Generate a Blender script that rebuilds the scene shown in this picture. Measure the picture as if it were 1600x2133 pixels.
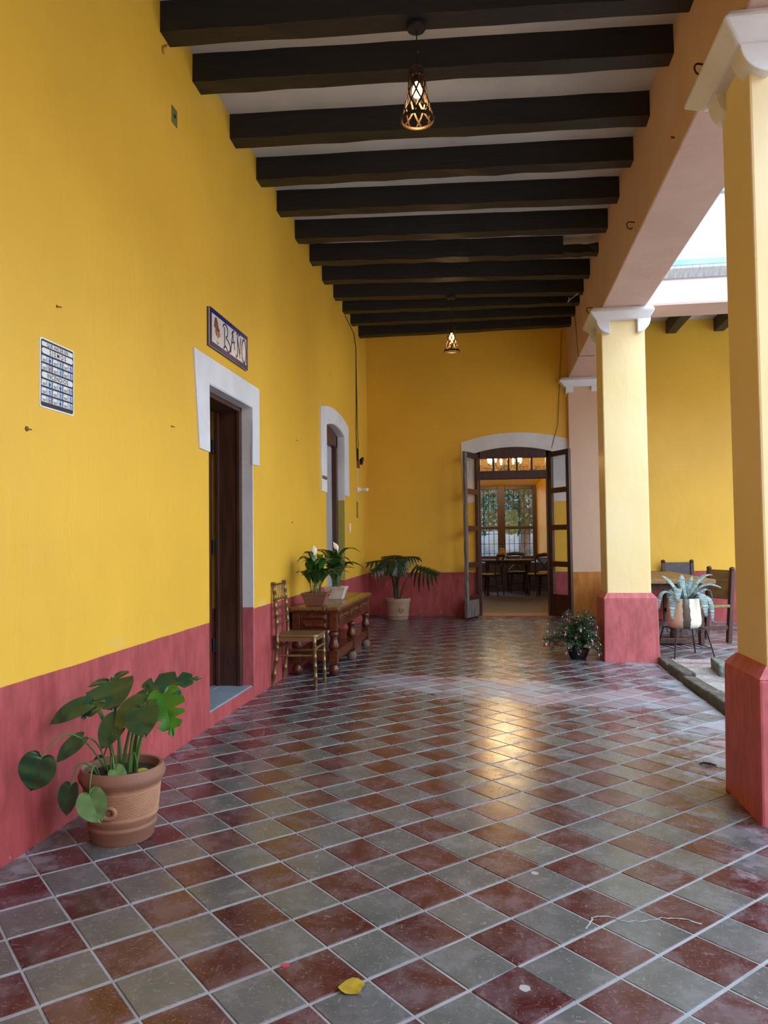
import bpy, bmesh, math, random
from mathutils import Vector, Matrix
random.seed(7)
for o in list(bpy.data.objects): bpy.data.objects.remove(o)
SC = bpy.context.scene
COL = SC.collection
# ------------------------------------------------------------------ camera
F = 1590.0; CX, CY, CH = 800.0, 1066.5, 1.31
def _basis(vp=(1022.0, 1122.0), roll=math.radians(1.0)):
    fy = Vector(((vp[0]-CX)/F, (vp[1]-CY)/F, 1)).normalized()
    dn = Vector((math.sin(roll), math.cos(roll), 0)); dn = (dn - fy*dn.dot(fy)).normalized()
    xv = dn.cross(fy)
    return xv, fy, -dn            # world axes seen from the camera (right, down, forward)
AX, AY, AZ = _basis()
RIGHT = Vector((AX[0], AY[0], AZ[0])); DOWN = Vector((AX[1], AY[1], AZ[1])); FWD = Vector((AX[2], AY[2], AZ[2]))
C0 = Vector((0, 0, CH))
cam_d = bpy.data.cameras.new('camera'); cam = bpy.data.objects.new('camera', cam_d); COL.objects.link(cam)
mw = Matrix.Identity(4)
for r in range(3):
    mw[r][0] = RIGHT[r]; mw[r][1] = -DOWN[r]; mw[r][2] = -FWD[r]; mw[r][3] = C0[r]
cam.matrix_world = mw
cam_d.sensor_fit = 'VERTICAL'; cam_d.sensor_height = 36.0; cam_d.lens = F/2133.0*36.0
cam_d.clip_start = 0.05; cam_d.clip_end = 200
SC.camera = cam
# ------------------------------------------------------------------ light and exposure
world = bpy.data.worlds.new('overcast_sky'); SC.world = world; world.use_nodes = True
bg = world.node_tree.nodes['Background']; bg.inputs[0].default_value = (0.69, 0.84, 1.0, 1); bg.inputs[1].default_value = 4.0
SC.view_settings.view_transform = 'Standard'; SC.view_settings.look = 'None'
SC.view_settings.gamma = 1.0; SC.view_settings.use_curve_mapping = False
SC.view_settings.exposure = 0.66

# ------------------------------------------------------------------ measuring helpers (photograph pixels to places)
def ray(u, v): return RIGHT*((u-CX)/F) + DOWN*((v-CY)/F) + FWD
def onx(u, v, x): d = ray(u, v); return C0 + d*((x-C0.x)/d.x)
def ony(u, v, y): d = ray(u, v); return C0 + d*((y-C0.y)/d.y)
def onz(u, v, z): d = ray(u, v); return C0 + d*((z-C0.z)/d.z)
def proj(p):
    q = Vector(p)-C0; w = q.dot(FWD)
    return (CX+F*q.dot(RIGHT)/w, CY+F*q.dot(DOWN)/w, w)
def fl(x, y): return -0.015*x + 0.022*max(0.0, y-8.0)     # the gallery floor falls gently to the patio
XL, YB = -1.945, 12.1

# ------------------------------------------------------------------ materials
def lin(c): return tuple(((v/255)/12.92 if v/255 <= 0.04045 else ((v/255+0.055)/1.055)**2.4) for v in c)
class NT:
    def __init__(s, name):
        s.m = bpy.data.materials.new(name); s.m.use_nodes = True
        s.t = s.m.node_tree; s.n = s.t.nodes; s.b = s.n['Principled BSDF']; s.out = s.n['Material Output']
    def new(s, typ, **kw):
        n = s.n.new(typ)
        for k, v in kw.items(): setattr(n, k, v)
        return n
    def link(s, a, b): s.t.links.new(a, b)
    def val(s, sock, v):
        if hasattr(v, 'is_linked') or hasattr(v, 'links'): s.link(v, sock)
        else: sock.default_value = v
    def math(s, op, a, b=0.0, c=0.0):
        n = s.new('ShaderNodeMath', operation=op); s.val(n.inputs[0], a); s.val(n.inputs[1], b)
        if op in ('MULTIPLY_ADD', 'SMOOTH_MIN'): s.val(n.inputs[2], c)
        return n.outputs[0]
    def mix(s, f, a, b):
        n = s.new('ShaderNodeMix', data_type='RGBA'); s.val(n.inputs[0], f)
        s.val(n.inputs[6], a if hasattr(a, 'links') else (*a[:3], 1)); s.val(n.inputs[7], b if hasattr(b, 'links') else (*b[:3], 1))
        return n.outputs[2]
    def ramp(s, v, a, b, lo=0.0, hi=1.0):
        n = s.new('ShaderNodeMapRange', interpolation_type='SMOOTHSTEP'); s.val(n.inputs[0], v)
        for i, q in enumerate((a, b, lo, hi)): n.inputs[i+1].default_value = q
        return n.outputs[0]
    def coords(s, world=False, scale=(1, 1, 1), rot=(0, 0, 0)):
        if world: o = s.new('ShaderNodeNewGeometry').outputs['Position']
        else: o = s.new('ShaderNodeTexCoord').outputs['Object']
        mp = s.new('ShaderNodeMapping'); mp.inputs['Scale'].default_value = scale; mp.inputs['Rotation'].default_value = rot
        s.link(o, mp.inputs[0]); return mp.outputs[0]
    def noise(s, vec, scale, detail=3, rough=0.55, dist=0.0):
        n = s.new('ShaderNodeTexNoise'); s.link(vec, n.inputs['Vector'])
        n.inputs['Scale'].default_value = scale; n.inputs['Detail'].default_value = detail
        n.inputs['Roughness'].default_value = rough; n.inputs['Distortion'].default_value = dist
        return n.outputs[0]
    def bump(s, h, strength=0.3, dist=0.01):
        b = s.new('ShaderNodeBump'); b.inputs['Strength'].default_value = strength; b.inputs['Distance'].default_value = dist
        s.link(h, b.inputs['Height']); s.link(b.outputs[0], s.b.inputs['Normal'])
    def set(s, base=None, rough=None, metal=None, spec=None):
        if base is not None: s.val(s.b.inputs['Base Color'], base if hasattr(base, 'links') else (*base[:3], 1))
        if rough is not None: s.val(s.b.inputs['Roughness'], rough)
        if metal is not None: s.b.inputs['Metallic'].default_value = metal
        if spec is not None: s.b.inputs['Specular IOR Level'].default_value = spec
        return s.m
MATS = {}
def plain(name, c1, c2=None, scale=6, rough=0.6, metal=0.0, bump=0.0, bscale=40, stretch=(1, 1, 1), spec=0.5, dist=0.004, detail=4):
    if name in MATS: return MATS[name]
    t = NT(name); v = t.coords(scale=stretch)
    if c2 is None: c2 = tuple(x*0.8 for x in c1)
    f = t.ramp(t.noise(v, scale, detail), 0.3, 0.7)
    t.set(t.mix(f, c1, c2), rough, metal, spec)
    if bump: t.bump(t.noise(v, bscale, 3), bump, dist)
    MATS[name] = t.m; return t.m
def flat(name, c, rough=0.5, metal=0.0, emit=0.0, spec=0.5):
    if name in MATS: return MATS[name]
    t = NT(name); t.set(c, rough, metal, spec)
    if emit: t.b.inputs['Emission Color'].default_value = (*c, 1); t.b.inputs['Emission Strength'].default_value = emit
    MATS[name] = t.m; return t.m
def glassy(name, tint=(1, 1, 1), gloss=0.1, rough=0.02):
    t = NT(name); tr = t.new('ShaderNodeBsdfTransparent'); tr.inputs[0].default_value = (*tint, 1)
    g = t.new('ShaderNodeBsdfGlossy'); g.inputs['Roughness'].default_value = rough
    mx = t.new('ShaderNodeMixShader'); mx.inputs[0].default_value = gloss
    t.link(tr.outputs[0], mx.inputs[1]); t.link(g.outputs[0], mx.inputs[2]); t.link(mx.outputs[0], t.out.inputs[0])
    MATS[name] = t.m; return t.m

def wall_paint(name, upper, lower, h0, h1, up2=None):
    """limewashed plaster: upper paint, painted dado below the height h0 + h1*y"""
    t = NT(name); pos = t.coords(True); sep = t.new('ShaderNodeSeparateXYZ'); t.link(pos, sep.inputs[0])
    wob = t.noise(t.coords(True, (1, 1, 1)), 2.5, 3)
    thr = t.math('ADD', t.math('MULTIPLY_ADD', sep.outputs[1], h1, h0-0.006), t.math('MULTIPLY', wob, 0.012))
    d = t.ramp(t.math('SUBTRACT', sep.outputs[2], thr), -0.002, 0.002)
    big = t.ramp(t.noise(pos, 0.9, 4), 0.3, 0.7)
    up = t.mix(t.math('MULTIPLY', big, 0.7), upper, up2 or tuple(c*0.86 for c in upper))
    streak = t.noise(t.coords(True, (4.0, 4.0, 1.3)), 3.2, 7, 0.68, 0.35)
    wash = t.noise(pos, 3.0, 4)
    lo = t.mix(t.ramp(streak, 0.32, 0.70), tuple(c*0.78 for c in lower), tuple(min(1, c*1.16+0.012) for c in lower))
    lo = t.mix(t.math('MULTIPLY', t.ramp(wash, 0.5, 0.75), 0.35), lo, tuple(min(1, c*1.2+0.04) for c in lower))
    chip = t.ramp(t.noise(t.coords(True, (1, 1, 0.6)), 16, 2), 0.74, 0.77)
    lo = t.mix(t.math('MULTIPLY', chip, 0.5), lo, (0.62, 0.42, 0.44))
    over = t.math('SUBTRACT', sep.outputs[2], thr)
    stain = t.math('MULTIPLY', t.ramp(over, 0.10, 0.0), t.ramp(t.noise(t.coords(True, (1, 1, 2)), 3.5, 4), 0.50, 0.68))
    up = t.mix(t.math('MULTIPLY', stain, 0.55), up, (0.66, 0.62, 0.26))
    t.set(t.mix(d, lo, up), t.math('MULTIPLY_ADD', d, -0.14, 0.60), spec=0.45)
    h = t.math('ADD', t.math('MULTIPLY', t.noise(t.coords(True, (1, 1, 0.5)), 5, 4, 0.5, 0.5), 1.0), t.math('MULTIPLY', t.noise(pos, 1.5, 2), 1.2))
    t.bump(h, 0.30, 0.022)
    MATS[name] = t.m; return t.m
YEL = (0.860, 0.505, 0.045); DADO = (0.385, 0.060, 0.062)
M_WALL = wall_paint('yellow_limewash', YEL, DADO, 0.725, 0.0052)
M_WALLB = wall_paint('yellow_limewash_gallery_end', YEL, DADO, 0.787, 0.0)
M_SHAFT = wall_paint('cream_limewash', (0.86, 0.71, 0.41), (0.47, 0.105, 0.115), -9, 0, (0.83, 0.63, 0.27))
M_DADO = wall_paint('rose_limewash', (0.47, 0.105, 0.115), (0.47, 0.105, 0.115), 9, 0)
M_PEACH = plain('peach_limewash', (0.63, 0.43, 0.36), (0.56, 0.37, 0.30), 2.0, 0.65, bump=0.25, bscale=9, dist=0.02)
M_PIL = wall_paint('peach_pilaster', (0.66, 0.44, 0.30), (0.48, 0.16, 0.012), 0.787, 0.0)
M_WHITE = plain('white_limewash', (0.76, 0.77, 0.79), (0.66, 0.67, 0.69), 3.0, 0.6, bump=0.35, bscale=14, dist=0.012)
M_FACADE = plain('pale_facade', (0.82, 0.70, 0.66), (0.74, 0.66, 0.66), 2.5, 0.7, bump=0.3, bscale=8, dist=0.02)
M_BLUE = plain('pale_blue_lime', (0.22, 0.44, 0.55), (0.32, 0.50, 0.58), 4, 0.6)
M_CEIL = plain('ceiling_plaster', (0.62, 0.60, 0.60), (0.50, 0.49, 0.49), 1.6, 0.75, bump=0.3, bscale=5, dist=0.02)
M_BEAM = plain('dark_beam', (0.006, 0.0055, 0.0065), (0.012, 0.010, 0.0105), 5, 0.5, bump=0.5, bscale=10, stretch=(0.5, 7, 7), dist=0.01)
M_DKWOOD = plain('dark_brown_wood', (0.095, 0.034, 0.020), (0.050, 0.018, 0.011), 4, 0.42, bump=0.15, bscale=14, stretch=(6, 6, 0.7), dist=0.004)
M_FRAME = plain('maroon_wood', (0.060, 0.020, 0.017), (0.036, 0.012, 0.011), 4, 0.4, bump=0.12, bscale=14, stretch=(6, 6, 0.8))
M_WORN = plain('worn_grey_wood', (0.23, 0.20, 0.18), (0.075, 0.045, 0.035), 5, 0.7, bump=0.4, bscale=14, stretch=(9, 9, 0.9))
M_TABLE = plain('red_brown_varnish', (0.125, 0.030, 0.011), (0.060, 0.014, 0.006), 4, 0.26, bump=0.06, bscale=20, stretch=(6, 1.0, 6))
M_TABLETOP = plain('golden_brown_varnish', (0.21, 0.105, 0.028), (0.11, 0.050, 0.016), 4, 0.24, bump=0.05, bscale=20, stretch=(8, 0.8, 8))
M_GOLD = plain('bronze_gold_paint', (0.30, 0.205, 0.095), (0.23, 0.155, 0.07), 9, 0.34, 0.55)
def terracotta():
    t = NT('terracotta'); v = t.coords(); sep = t.new('ShaderNodeSeparateXYZ'); t.link(v, sep.inputs[0]); n = t.noise(v, 7, 4)
    z = t.math('ADD', sep.outputs[2], t.math('MULTIPLY_ADD', n, 0.03, -0.015))
    col = t.mix(t.ramp(n, 0.3, 0.7), (0.40, 0.205, 0.120), (0.31, 0.145, 0.085))
    damp = t.math('MAXIMUM', t.ramp(z, 0.085, 0.098, 1, 0), t.ramp(z, 0.225, 0.245))
    col = t.mix(t.math('MULTIPLY', damp, 0.8), col, (0.20, 0.088, 0.055))
    salt = t.math('MULTIPLY', t.ramp(z, 0.296, 0.306), t.ramp(t.noise(v, 5, 2), 0.5, 0.62))
    t.set(t.mix(salt, col, (0.42, 0.37, 0.38)), 0.68); t.bump(t.noise(v, 55, 3), 0.25, 0.004); MATS['terracotta'] = t.m; return t.m
M_TERRA = terracotta()
M_TERRA2 = plain('terracotta_brown', (0.235, 0.105, 0.062), (0.19, 0.078, 0.045), 6, 0.8, bump=0.3, bscale=50)
M_TERRAP = plain('terracotta_pale', (0.48, 0.37, 0.29), (0.64, 0.58, 0.52), 7, 0.8, bump=0.3, bscale=45)
M_TERRAG = plain('terracotta_tan', (0.36, 0.235, 0.15), (0.30, 0.18, 0.115), 5, 0.75, bump=0.2, bscale=45)
M_SOIL = plain('potting_soil', (0.030, 0.020, 0.014), (0.010, 0.007, 0.005), 30, 0.95, bump=1.0, bscale=60, dist=0.02)
M_IRON = plain('black_iron', (0.012, 0.011, 0.011), (0.02, 0.018, 0.017), 12, 0.5, 0.3)
M_LAMPCAGE = plain('rusty_lamp_strip', (0.055, 0.030, 0.017), (0.03, 0.016, 0.010), 20, 0.45, 0.4)
M_LEAF = plain('monstera_green', (0.020, 0.080, 0.036), (0.013, 0.052, 0.024), 6, 0.24)
M_LEAFB = plain('monstera_bright', (0.055, 0.20, 0.018), (0.030, 0.13, 0.012), 6, 0.3)
M_LEAFU = plain('leaf_underside', (0.17, 0.34, 0.13), (0.13, 0.27, 0.10), 8, 0.5)
M_STEM = plain('petiole_green', (0.10, 0.20, 0.045), (0.06, 0.13, 0.03), 8, 0.45)
M_LILY = plain('peace_lily_green', (0.022, 0.080, 0.016), (0.045, 0.13, 0.018), 8, 0.33)
M_PHILO = plain('philodendron_green', (0.006, 0.024, 0.012), (0.010, 0.036, 0.014), 8, 0.35)
M_SPATHE = flat('white_spathe', (0.85, 0.83, 0.80), 0.5)
M_BLACKPL = flat('black_plastic', (0.012, 0.012, 0.014), 0.4)
M_STONE = plain('kerb_stone', (0.125, 0.108, 0.085), (0.070, 0.056, 0.042), 9, 0.9, bump=1.0, bscale=26, dist=0.03)
M_STONEG = plain('mossy_stone', (0.20, 0.22, 0.20), (0.10, 0.11, 0.095), 9, 0.9, bump=1.0, bscale=26, dist=0.03)
M_EARTH = plain('patio_earth', (0.26, 0.215, 0.19), (0.40, 0.38, 0.37), 5, 0.95, bump=1.0, bscale=30, dist=0.03)
M_CONC = plain('pink_worn_kerb', (0.42, 0.30, 0.29), (0.30, 0.25, 0.23), 14, 0.9, bump=0.8, bscale=30, dist=0.02)
M_BULB = flat('warm_bulb', (1.0, 0.60, 0.20), 0.4, emit=8.0)
M_GLASS = glassy('clear_pane', (0.97, 0.98, 0.98), 0.07)
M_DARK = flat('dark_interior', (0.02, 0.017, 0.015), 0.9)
M_BLACK = flat('black_print', (0.012, 0.012, 0.014), 0.45)
M_PAPER = flat('white_print', (0.80, 0.82, 0.83), 0.4)
M_PALEBLUE = flat('pale_blue_print', (0.52, 0.66, 0.80), 0.4)
M_BLUEPRINT = flat('blue_print', (0.03, 0.07, 0.28), 0.4)
M_REDPRINT = flat('red_print', (0.45, 0.04, 0.06), 0.4)
M_COBALT = flat('cobalt_glaze', (0.010, 0.014, 0.130), 0.3)
M_GLAZE = flat('cream_glaze', (0.66, 0.63, 0.55), 0.25)
M_GREYTILE = plain('blue_grey_tile', (0.33, 0.40, 0.47), (0.27, 0.34, 0.41), 5, 0.3)
M_PLASTIC = flat('white_plastic', (0.78, 0.77, 0.72), 0.4)

def tile_material():
    t = NT('cement_tile'); pos = t.coords(True); sep = t.new('ShaderNodeSeparateXYZ'); t.link(pos, sep.inputs[0])
    X, Y = sep.outputs[0], sep.outputs[1]
    x = t.math('ADD', X, 0.422); y = t.math('ADD', Y, -3.189)
    i = t.math('FLOOR', t.math('MULTIPLY', t.math('ADD', x, y), 0.70711/0.2033))
    j = t.math('FLOOR', t.math('MULTIPLY', t.math('SUBTRACT', x, y), 0.70711/0.2214))
    par = t.math('PINGPONG', t.math('ADD', i, j), 1.0)
    cv = t.new('ShaderNodeCombineXYZ'); t.link(i, cv.inputs[0]); t.link(j, cv.inputs[1])
    wn = t.new('ShaderNodeTexWhiteNoise', noise_dimensions='3D'); t.link(cv.outputs[0], wn.inputs['Vector'])
    w = wn.outputs['Value']
    area = t.noise(pos, 0.55, 2)
    w2 = t.math('ADD', t.math('MULTIPLY', w, 0.55), t.math('MULTIPLY', t.ramp(area, 0.35, 0.65), 0.45))
    red = t.mix(w2, (0.052, 0.010, 0.013), (0.082, 0.018, 0.015))
    gry = t.mix(w2, (0.058, 0.064, 0.073), (0.098, 0.099, 0.094))
    cloud = t.ramp(t.noise(pos, 9, 5, 0.65, 1.0), 0.3, 0.75)
    col = t.mix(par, red, gry)
    col = t.mix(t.math('MULTIPLY', cloud, 0.28), col, t.mix(par, (0.040, 0.008, 0.008), (0.17, 0.17, 0.15)))
    # worn, dusty ground: a lime-dust band across the walk, dust by the walls
    n1 = t.noise(pos, 2.2, 6, 0.65, 0.7); n2 = t.noise(t.coords(True, (1, 1, 1), (0, 0, 0.5)), 11, 5, 0.7)
    yc = t.math('MULTIPLY_ADD', X, -0.22, 6.75)
    band = t.ramp(t.math('ABSOLUTE', t.math('SUBTRACT', Y, yc)), 0.15, 0.95, 1.0, 0.0)
    band = t.math('MULTIPLY', band, t.ramp(X, -1.5, -1.0))
    wl = t.ramp(X, -1.5, -1.93, 0.0, 0.62)
    wr = t.ramp(X, 0.25, 1.55, 0.0, 0.78)
    patch = t.math('MAXIMUM', t.math('MAXIMUM', band, wl), wr)
    dust = t.ramp(t.math('ADD', t.math('MULTIPLY', n1, 0.62), t.math('MULTIPLY_ADD', patch, 0.36, t.math('MULTIPLY', n2, 0.62))), 0.76, 0.98)
    speck = t.ramp(t.noise(pos, 95, 2), 0.67, 0.74)
    scr2 = t.ramp(t.noise(t.coords(True, (50, 16, 1), (0, 0, -0.4)), 2.0, 3, 0.6, 0.8), 0.62, 0.72)
    scratch = t.ramp(t.noise(t.coords(True, (14, 60, 1), (0, 0, 0.6)), 2.2, 3, 0.6, 0.5), 0.61, 0.70)
    haze = t.math('MULTIPLY', t.ramp(t.noise(pos, 5.5, 6, 0.75, 0.4), 0.36, 0.82), t.math('MULTIPLY_ADD', wr, 0.30, 0.32))
    dm = t.math('MAXIMUM', t.math('MAXIMUM', t.math('MULTIPLY', dust, t.math('MULTIPLY_ADD', w, 0.34, 0.42)), haze), t.math('MULTIPLY', t.math('MAXIMUM', speck, t.math('MAXIMUM', scratch, scr2)), 0.36))
    pink = t.mix(t.ramp(t.noise(pos, 1.3, 2), 0.4, 0.65), (0.33, 0.35, 0.41), (0.39, 0.28, 0.33))
    col = t.mix(dm, col, pink)
    rg = t.math('ADD', t.math('MULTIPLY_ADD', t.noise(pos, 5, 4), 0.16, 0.13), t.math('MULTIPLY', dm, 0.42))
    t.set(col, rg, spec=0.5)
    h = t.math('ADD', t.noise(pos, 14, 3), t.math('MULTIPLY', n2, 0.5))
    t.bump(h, 0.10, 0.006)
    MATS['cement_tile'] = t.m; return t.m
M_TILE = tile_material()
M_GROUT = plain('pale_grout', (0.33, 0.34, 0.38), (0.24, 0.245, 0.27), 5, 0.75, bump=0.4, bscale=50)

# ------------------------------------------------------------------ mesh helpers
class MB:
    def __init__(s): s.v = []; s.f = []; s.uv = {}
    def add(s, vs, fs):
        k = len(s.v); s.v += [tuple(p) for p in vs]; s.f += [tuple(i+k for i in f) for f in fs]; return s
    def box(s, x0, x1, y0, y1, z0, z1):
        return s.add([(x0,y0,z0),(x1,y0,z0),(x1,y1,z0),(x0,y1,z0),(x0,y0,z1),(x1,y0,z1),(x1,y1,z1),(x0,y1,z1)],
                     [(0,3,2,1),(4,5,6,7),(0,1,5,4),(1,2,6,5),(2,3,7,6),(3,0,4,7)])
    def hexa(s, p): return s.add(p, [(0,3,2,1),(4,5,6,7),(0,1,5,4),(1,2,6,5),(2,3,7,6),(3,0,4,7)])
    def frustum(s, a, za, b, zb):    # a, b = (x0,x1,y0,y1)
        return s.hexa([(a[0],a[2],za),(a[1],a[2],za),(a[1],a[3],za),(a[0],a[3],za),(b[0],b[2],zb),(b[1],b[2],zb),(b[1],b[3],zb),(b[0],b[3],zb)])
    def prism(s, poly, axis, a, b):  # poly of (p,q): axis 'x'->(y,z), 'y'->(x,z), 'z'->(x,y)
        def pt(p, c): return {'x': (c, p[0], p[1]), 'y': (p[0], c, p[1]), 'z': (p[0], p[1], c)}[axis]
        n = len(poly); vs = [pt(p, a) for p in poly]+[pt(p, b) for p in poly]
        fs = [tuple(range(n))[::-1], tuple(range(n, 2*n))]+[(i, (i+1) % n, n+(i+1) % n, n+i) for i in range(n)]
        return s.add(vs, fs)
    def lathe(s, prof, seg=24, c=(0, 0, 0), cap=True):
        vs = []; fs = []; n = len(prof)
        for k in range(seg):
            a = 2*math.pi*k/seg
            for r, z in prof: vs.append((c[0]+r*math.cos(a), c[1]+r*math.sin(a), c[2]+z))
        for k in range(seg):
            for i in range(n-1):
                q = (k+1) % seg; fs.append((k*n+i, q*n+i, q*n+i+1, k*n+i+1))
        if cap:
            fs.append(tuple(k*n for k in range(seg))[::-1]); fs.append(tuple(k*n+n-1 for k in range(seg)))
        return s.add(vs, fs)
    def tube(s, pts, r, seg=8, flatten=None):
        pts = [Vector(p) for p in pts]; n = len(pts); rr = r if isinstance(r, (list, tuple)) else [r]*n
        vs = []; fs = []; ref = None
        for i, p in enumerate(pts):
            d = (pts[min(i+1, n-1)]-pts[max(i-1, 0)])
            if d.length < 1e-9: d = Vector((0, 0, 1))
            d.normalize()
            if ref is None: ref = Vector((0, 0, 1)) if abs(d.z) < 0.9 else Vector((1, 0, 0))
            a = d.cross(ref)
            if a.length < 1e-5: a = d.cross(Vector((0.3, 1, 0.2)))
            a.normalize(); b = a.cross(d).normalized(); ref = b
            for k in range(seg):
                an = 2*math.pi*k/seg; vs.append(p+a*(rr[i]*math.cos(an))+b*(rr[i]*math.sin(an)*(flatten or 1)))
        for i in range(n-1):
            for k in range(seg): q = (k+1) % seg; fs.append((i*seg+k, i*seg+q, (i+1)*seg+q, (i+1)*seg+k))
        fs.append(tuple(range(seg))[::-1]); fs.append(tuple((n-1)*seg+k for k in range(seg)))
        return s.add(vs, fs)
    def ball(s, c, r, seg=10, rings=6, sz=1.0):
        prof = [(max(1e-4, r*math.sin(math.pi*i/rings)), -r*sz*math.cos(math.pi*i/rings)) for i in range(rings+1)]
        return s.lathe(prof, seg, c, True)
    def grid(s, rows):               # rows of equal length point lists
        m = len(rows[0]); k = len(rows)
        return s.add([p for r in rows for p in r], [(a*m+b, a*m+b+1, (a+1)*m+b+1, (a+1)*m+b) for a in range(k-1) for b in range(m-1)])
    def mesh(s, name, mat, smooth=False):
        me = bpy.data.meshes.new(name); me.from_pydata(s.v, [], s.f); me.materials.append(mat)
        if s.uv:
            ul = me.uv_layers.new(name='UVMap')
            for lp in me.loops: ul.data[lp.index].uv = s.uv.get(lp.vertex_index, (0, 0))
        bm = bmesh.new(); bm.from_mesh(me); bmesh.ops.recalc_face_normals(bm, faces=bm.faces); bm.to_mesh(me); bm.free()
        if smooth:
            for p in me.polygons: p.use_smooth = True
            if hasattr(me, 'set_sharp_from_angle'): me.set_sharp_from_angle(angle=math.radians(50))
        me.update(); return me
    def build(s, name, mat, parent=None, smooth=False, bev=0.0, loc=None, solid=0.0):
        o = bpy.data.objects.new(name, s.mesh(name, mat, smooth)); COL.objects.link(o)
        if parent is not None: o.parent = parent
        if loc is not None: o.location = loc
        if solid:
            md = o.modifiers.new('thickness', 'SOLIDIFY'); md.thickness = solid; md.offset = 0
        if bev:
            md = o.modifiers.new('bevel', 'BEVEL'); md.width = bev; md.segments = 2; md.limit_method = 'ANGLE'
        return o
def empty(name, loc=(0, 0, 0), rz=0.0, label=None, cat=None, group=None, kind=None):
    o = bpy.data.objects.new(name, None); COL.objects.link(o); o.location = loc; o.rotation_euler = (0, 0, rz); o.empty_display_size = 0.1
    return tag(o, label, cat, group, kind)
def tag(o, label=None, cat=None, group=None, kind=None):
    if label: o['label'] = label
    if cat: o['category'] = cat
    if group: o['group'] = group
    if kind: o['kind'] = kind
    return o
def struct(o): o['kind'] = 'structure'; return o
def copy_tree(o, parent=None):
    c = o.copy(); COL.objects.link(c); c.parent = parent
    for ch in list(o.children): copy_tree(ch, c)
    return c
def text_mesh(body, size, mat, name='lettering', parent=None, mtx=None, align='CENTER', extrude=0.0006, sx=1.0, space=1.0):
    cu = bpy.data.curves.new(name, 'FONT'); cu.body = body; cu.size = size; cu.align_x = align; cu.align_y = 'CENTER'; cu.extrude = extrude
    cu.space_character = space; cu.offset = size*0.018
    t = bpy.data.objects.new('tmp', cu); COL.objects.link(t)
    me = bpy.data.meshes.new_from_object(t.evaluated_get(bpy.context.evaluated_depsgraph_get()))
    bpy.data.objects.remove(t); me.materials.clear(); me.materials.append(mat)
    me.transform(Matrix.Diagonal((sx, 1, 1, 1)))
    if mtx is not None: me.transform(mtx)
    o = bpy.data.objects.new(name, me); COL.objects.link(o)
    if parent is not None: o.parent = parent
    return o
def lerp(a, b, t): return a+(b-a)*t
def bez(p0, p1, p2, n=8):
    p0, p1, p2 = Vector(p0), Vector(p1), Vector(p2)
    return [p0*(1-t)**2+p1*2*t*(1-t)+p2*t*t for t in (i/n for i in range(n+1))]

# ================================================================== FLOOR
def wpt(i, j): return (-0.422+0.70711*(0.2033*i+0.2214*j), 3.189+0.70711*(0.2033*i-0.2214*j))
RX = 1.70          # edge of the walk on the patio side
fb = MB()
def slab(x0, x1, y0, y1, dz):
    fb.hexa([(x0,y0,-0.3),(x1,y0,-0.3),(x1,y1,-0.3),(x0,y1,-0.3),(x0,y0,fl(x0,y0)+dz),(x1,y0,fl(x1,y0)+dz),(x1,y1,fl(x1,y1)+dz),(x0,y1,fl(x0,y1)+dz)])
slab(-2.0, RX, -4.0, 8.0, -0.003); slab(-2.0, RX, 8.0, 12.6, -0.003); slab(RX, 8.0, 8.5, 12.6, -0.003)
floor = struct(fb.build('floor', M_GROUT))
GP, GQ = 0.0028, 0.0050       # half joints: narrow one way, wide the other
def tile_geo(mb, cx, cy, tilt=True, lift=0.0):
    hi, hj = 0.2033/2, 0.2214/2
    def P(a, b, dz):
        x = cx+0.70711*(a+b); y = cy+0.70711*(a-b); return (x, y, fl(x, y)+dz+lift)
    c = 0.003
    top = [P(-hi+GP+c, -hj+GQ+c, 0), P(hi-GP-c, -hj+GQ+c, 0), P(hi-GP-c, hj-GQ-c, 0), P(-hi+GP+c, hj-GQ-c, 0)]
    bot = [P(-hi+GP, -hj+GQ, -0.006), P(hi-GP, -hj+GQ, -0.006), P(hi-GP, hj-GQ, -0.006), P(-hi+GP, hj-GQ, -0.006)]
    mb.add(bot+top, [(4, 5, 6, 7), (0, 1, 5, 4), (1, 2, 6, 5), (2, 3, 7, 6), (3, 0, 4, 7)])
tiles = []
for i in range(-40, 75):
    for j in range(-60, 45):
        x, y = wpt(i+0.5, j+0.5)
        if y < -2.0 or y > 12.2 or x < -2.05 or x > 7.0: continue
        if y < 8.66 and x > RX-0.05: continue
        u, v, w = proj((x, y, fl(x, y)))
        vis = w > 0.3 and -60 < u < 1660 and v < 2200
        hid = (x > RX and x > 4.3) or (x < XL+0.04)
        tiles.append((0 if (vis and not hid) else 1, w if vis else 99, i, j, x, y))
tiles.sort()
tm = MB(); tile_geo(tm, 0, 0); tile_me = tm.mesh('tile', M_TILE)
tm2 = MB()
for n, (h, w, i, j, x, y) in enumerate(tiles):
    if n < 300 and y < 7.8:
        o = bpy.data.objects.new('tile', tile_me); COL.objects.link(o); o.parent = floor
        o.location = (x, y, fl(x, y)-fl(0, 0)+random.uniform(-0.0008, 0.0008))
        o.rotation_euler = (random.uniform(-0.0022, 0.0022), random.uniform(-0.0022, 0.0022), 0)
        if (i, j) == (-2, 4): o.location.z += 0.004; o.rotation_euler = (0.016, -0.012, 0.02)
    else: tile_geo(tm2, x, y)
o = tm2.build('tile_field', M_TILE, floor); o['kind'] = 'stuff'
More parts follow.
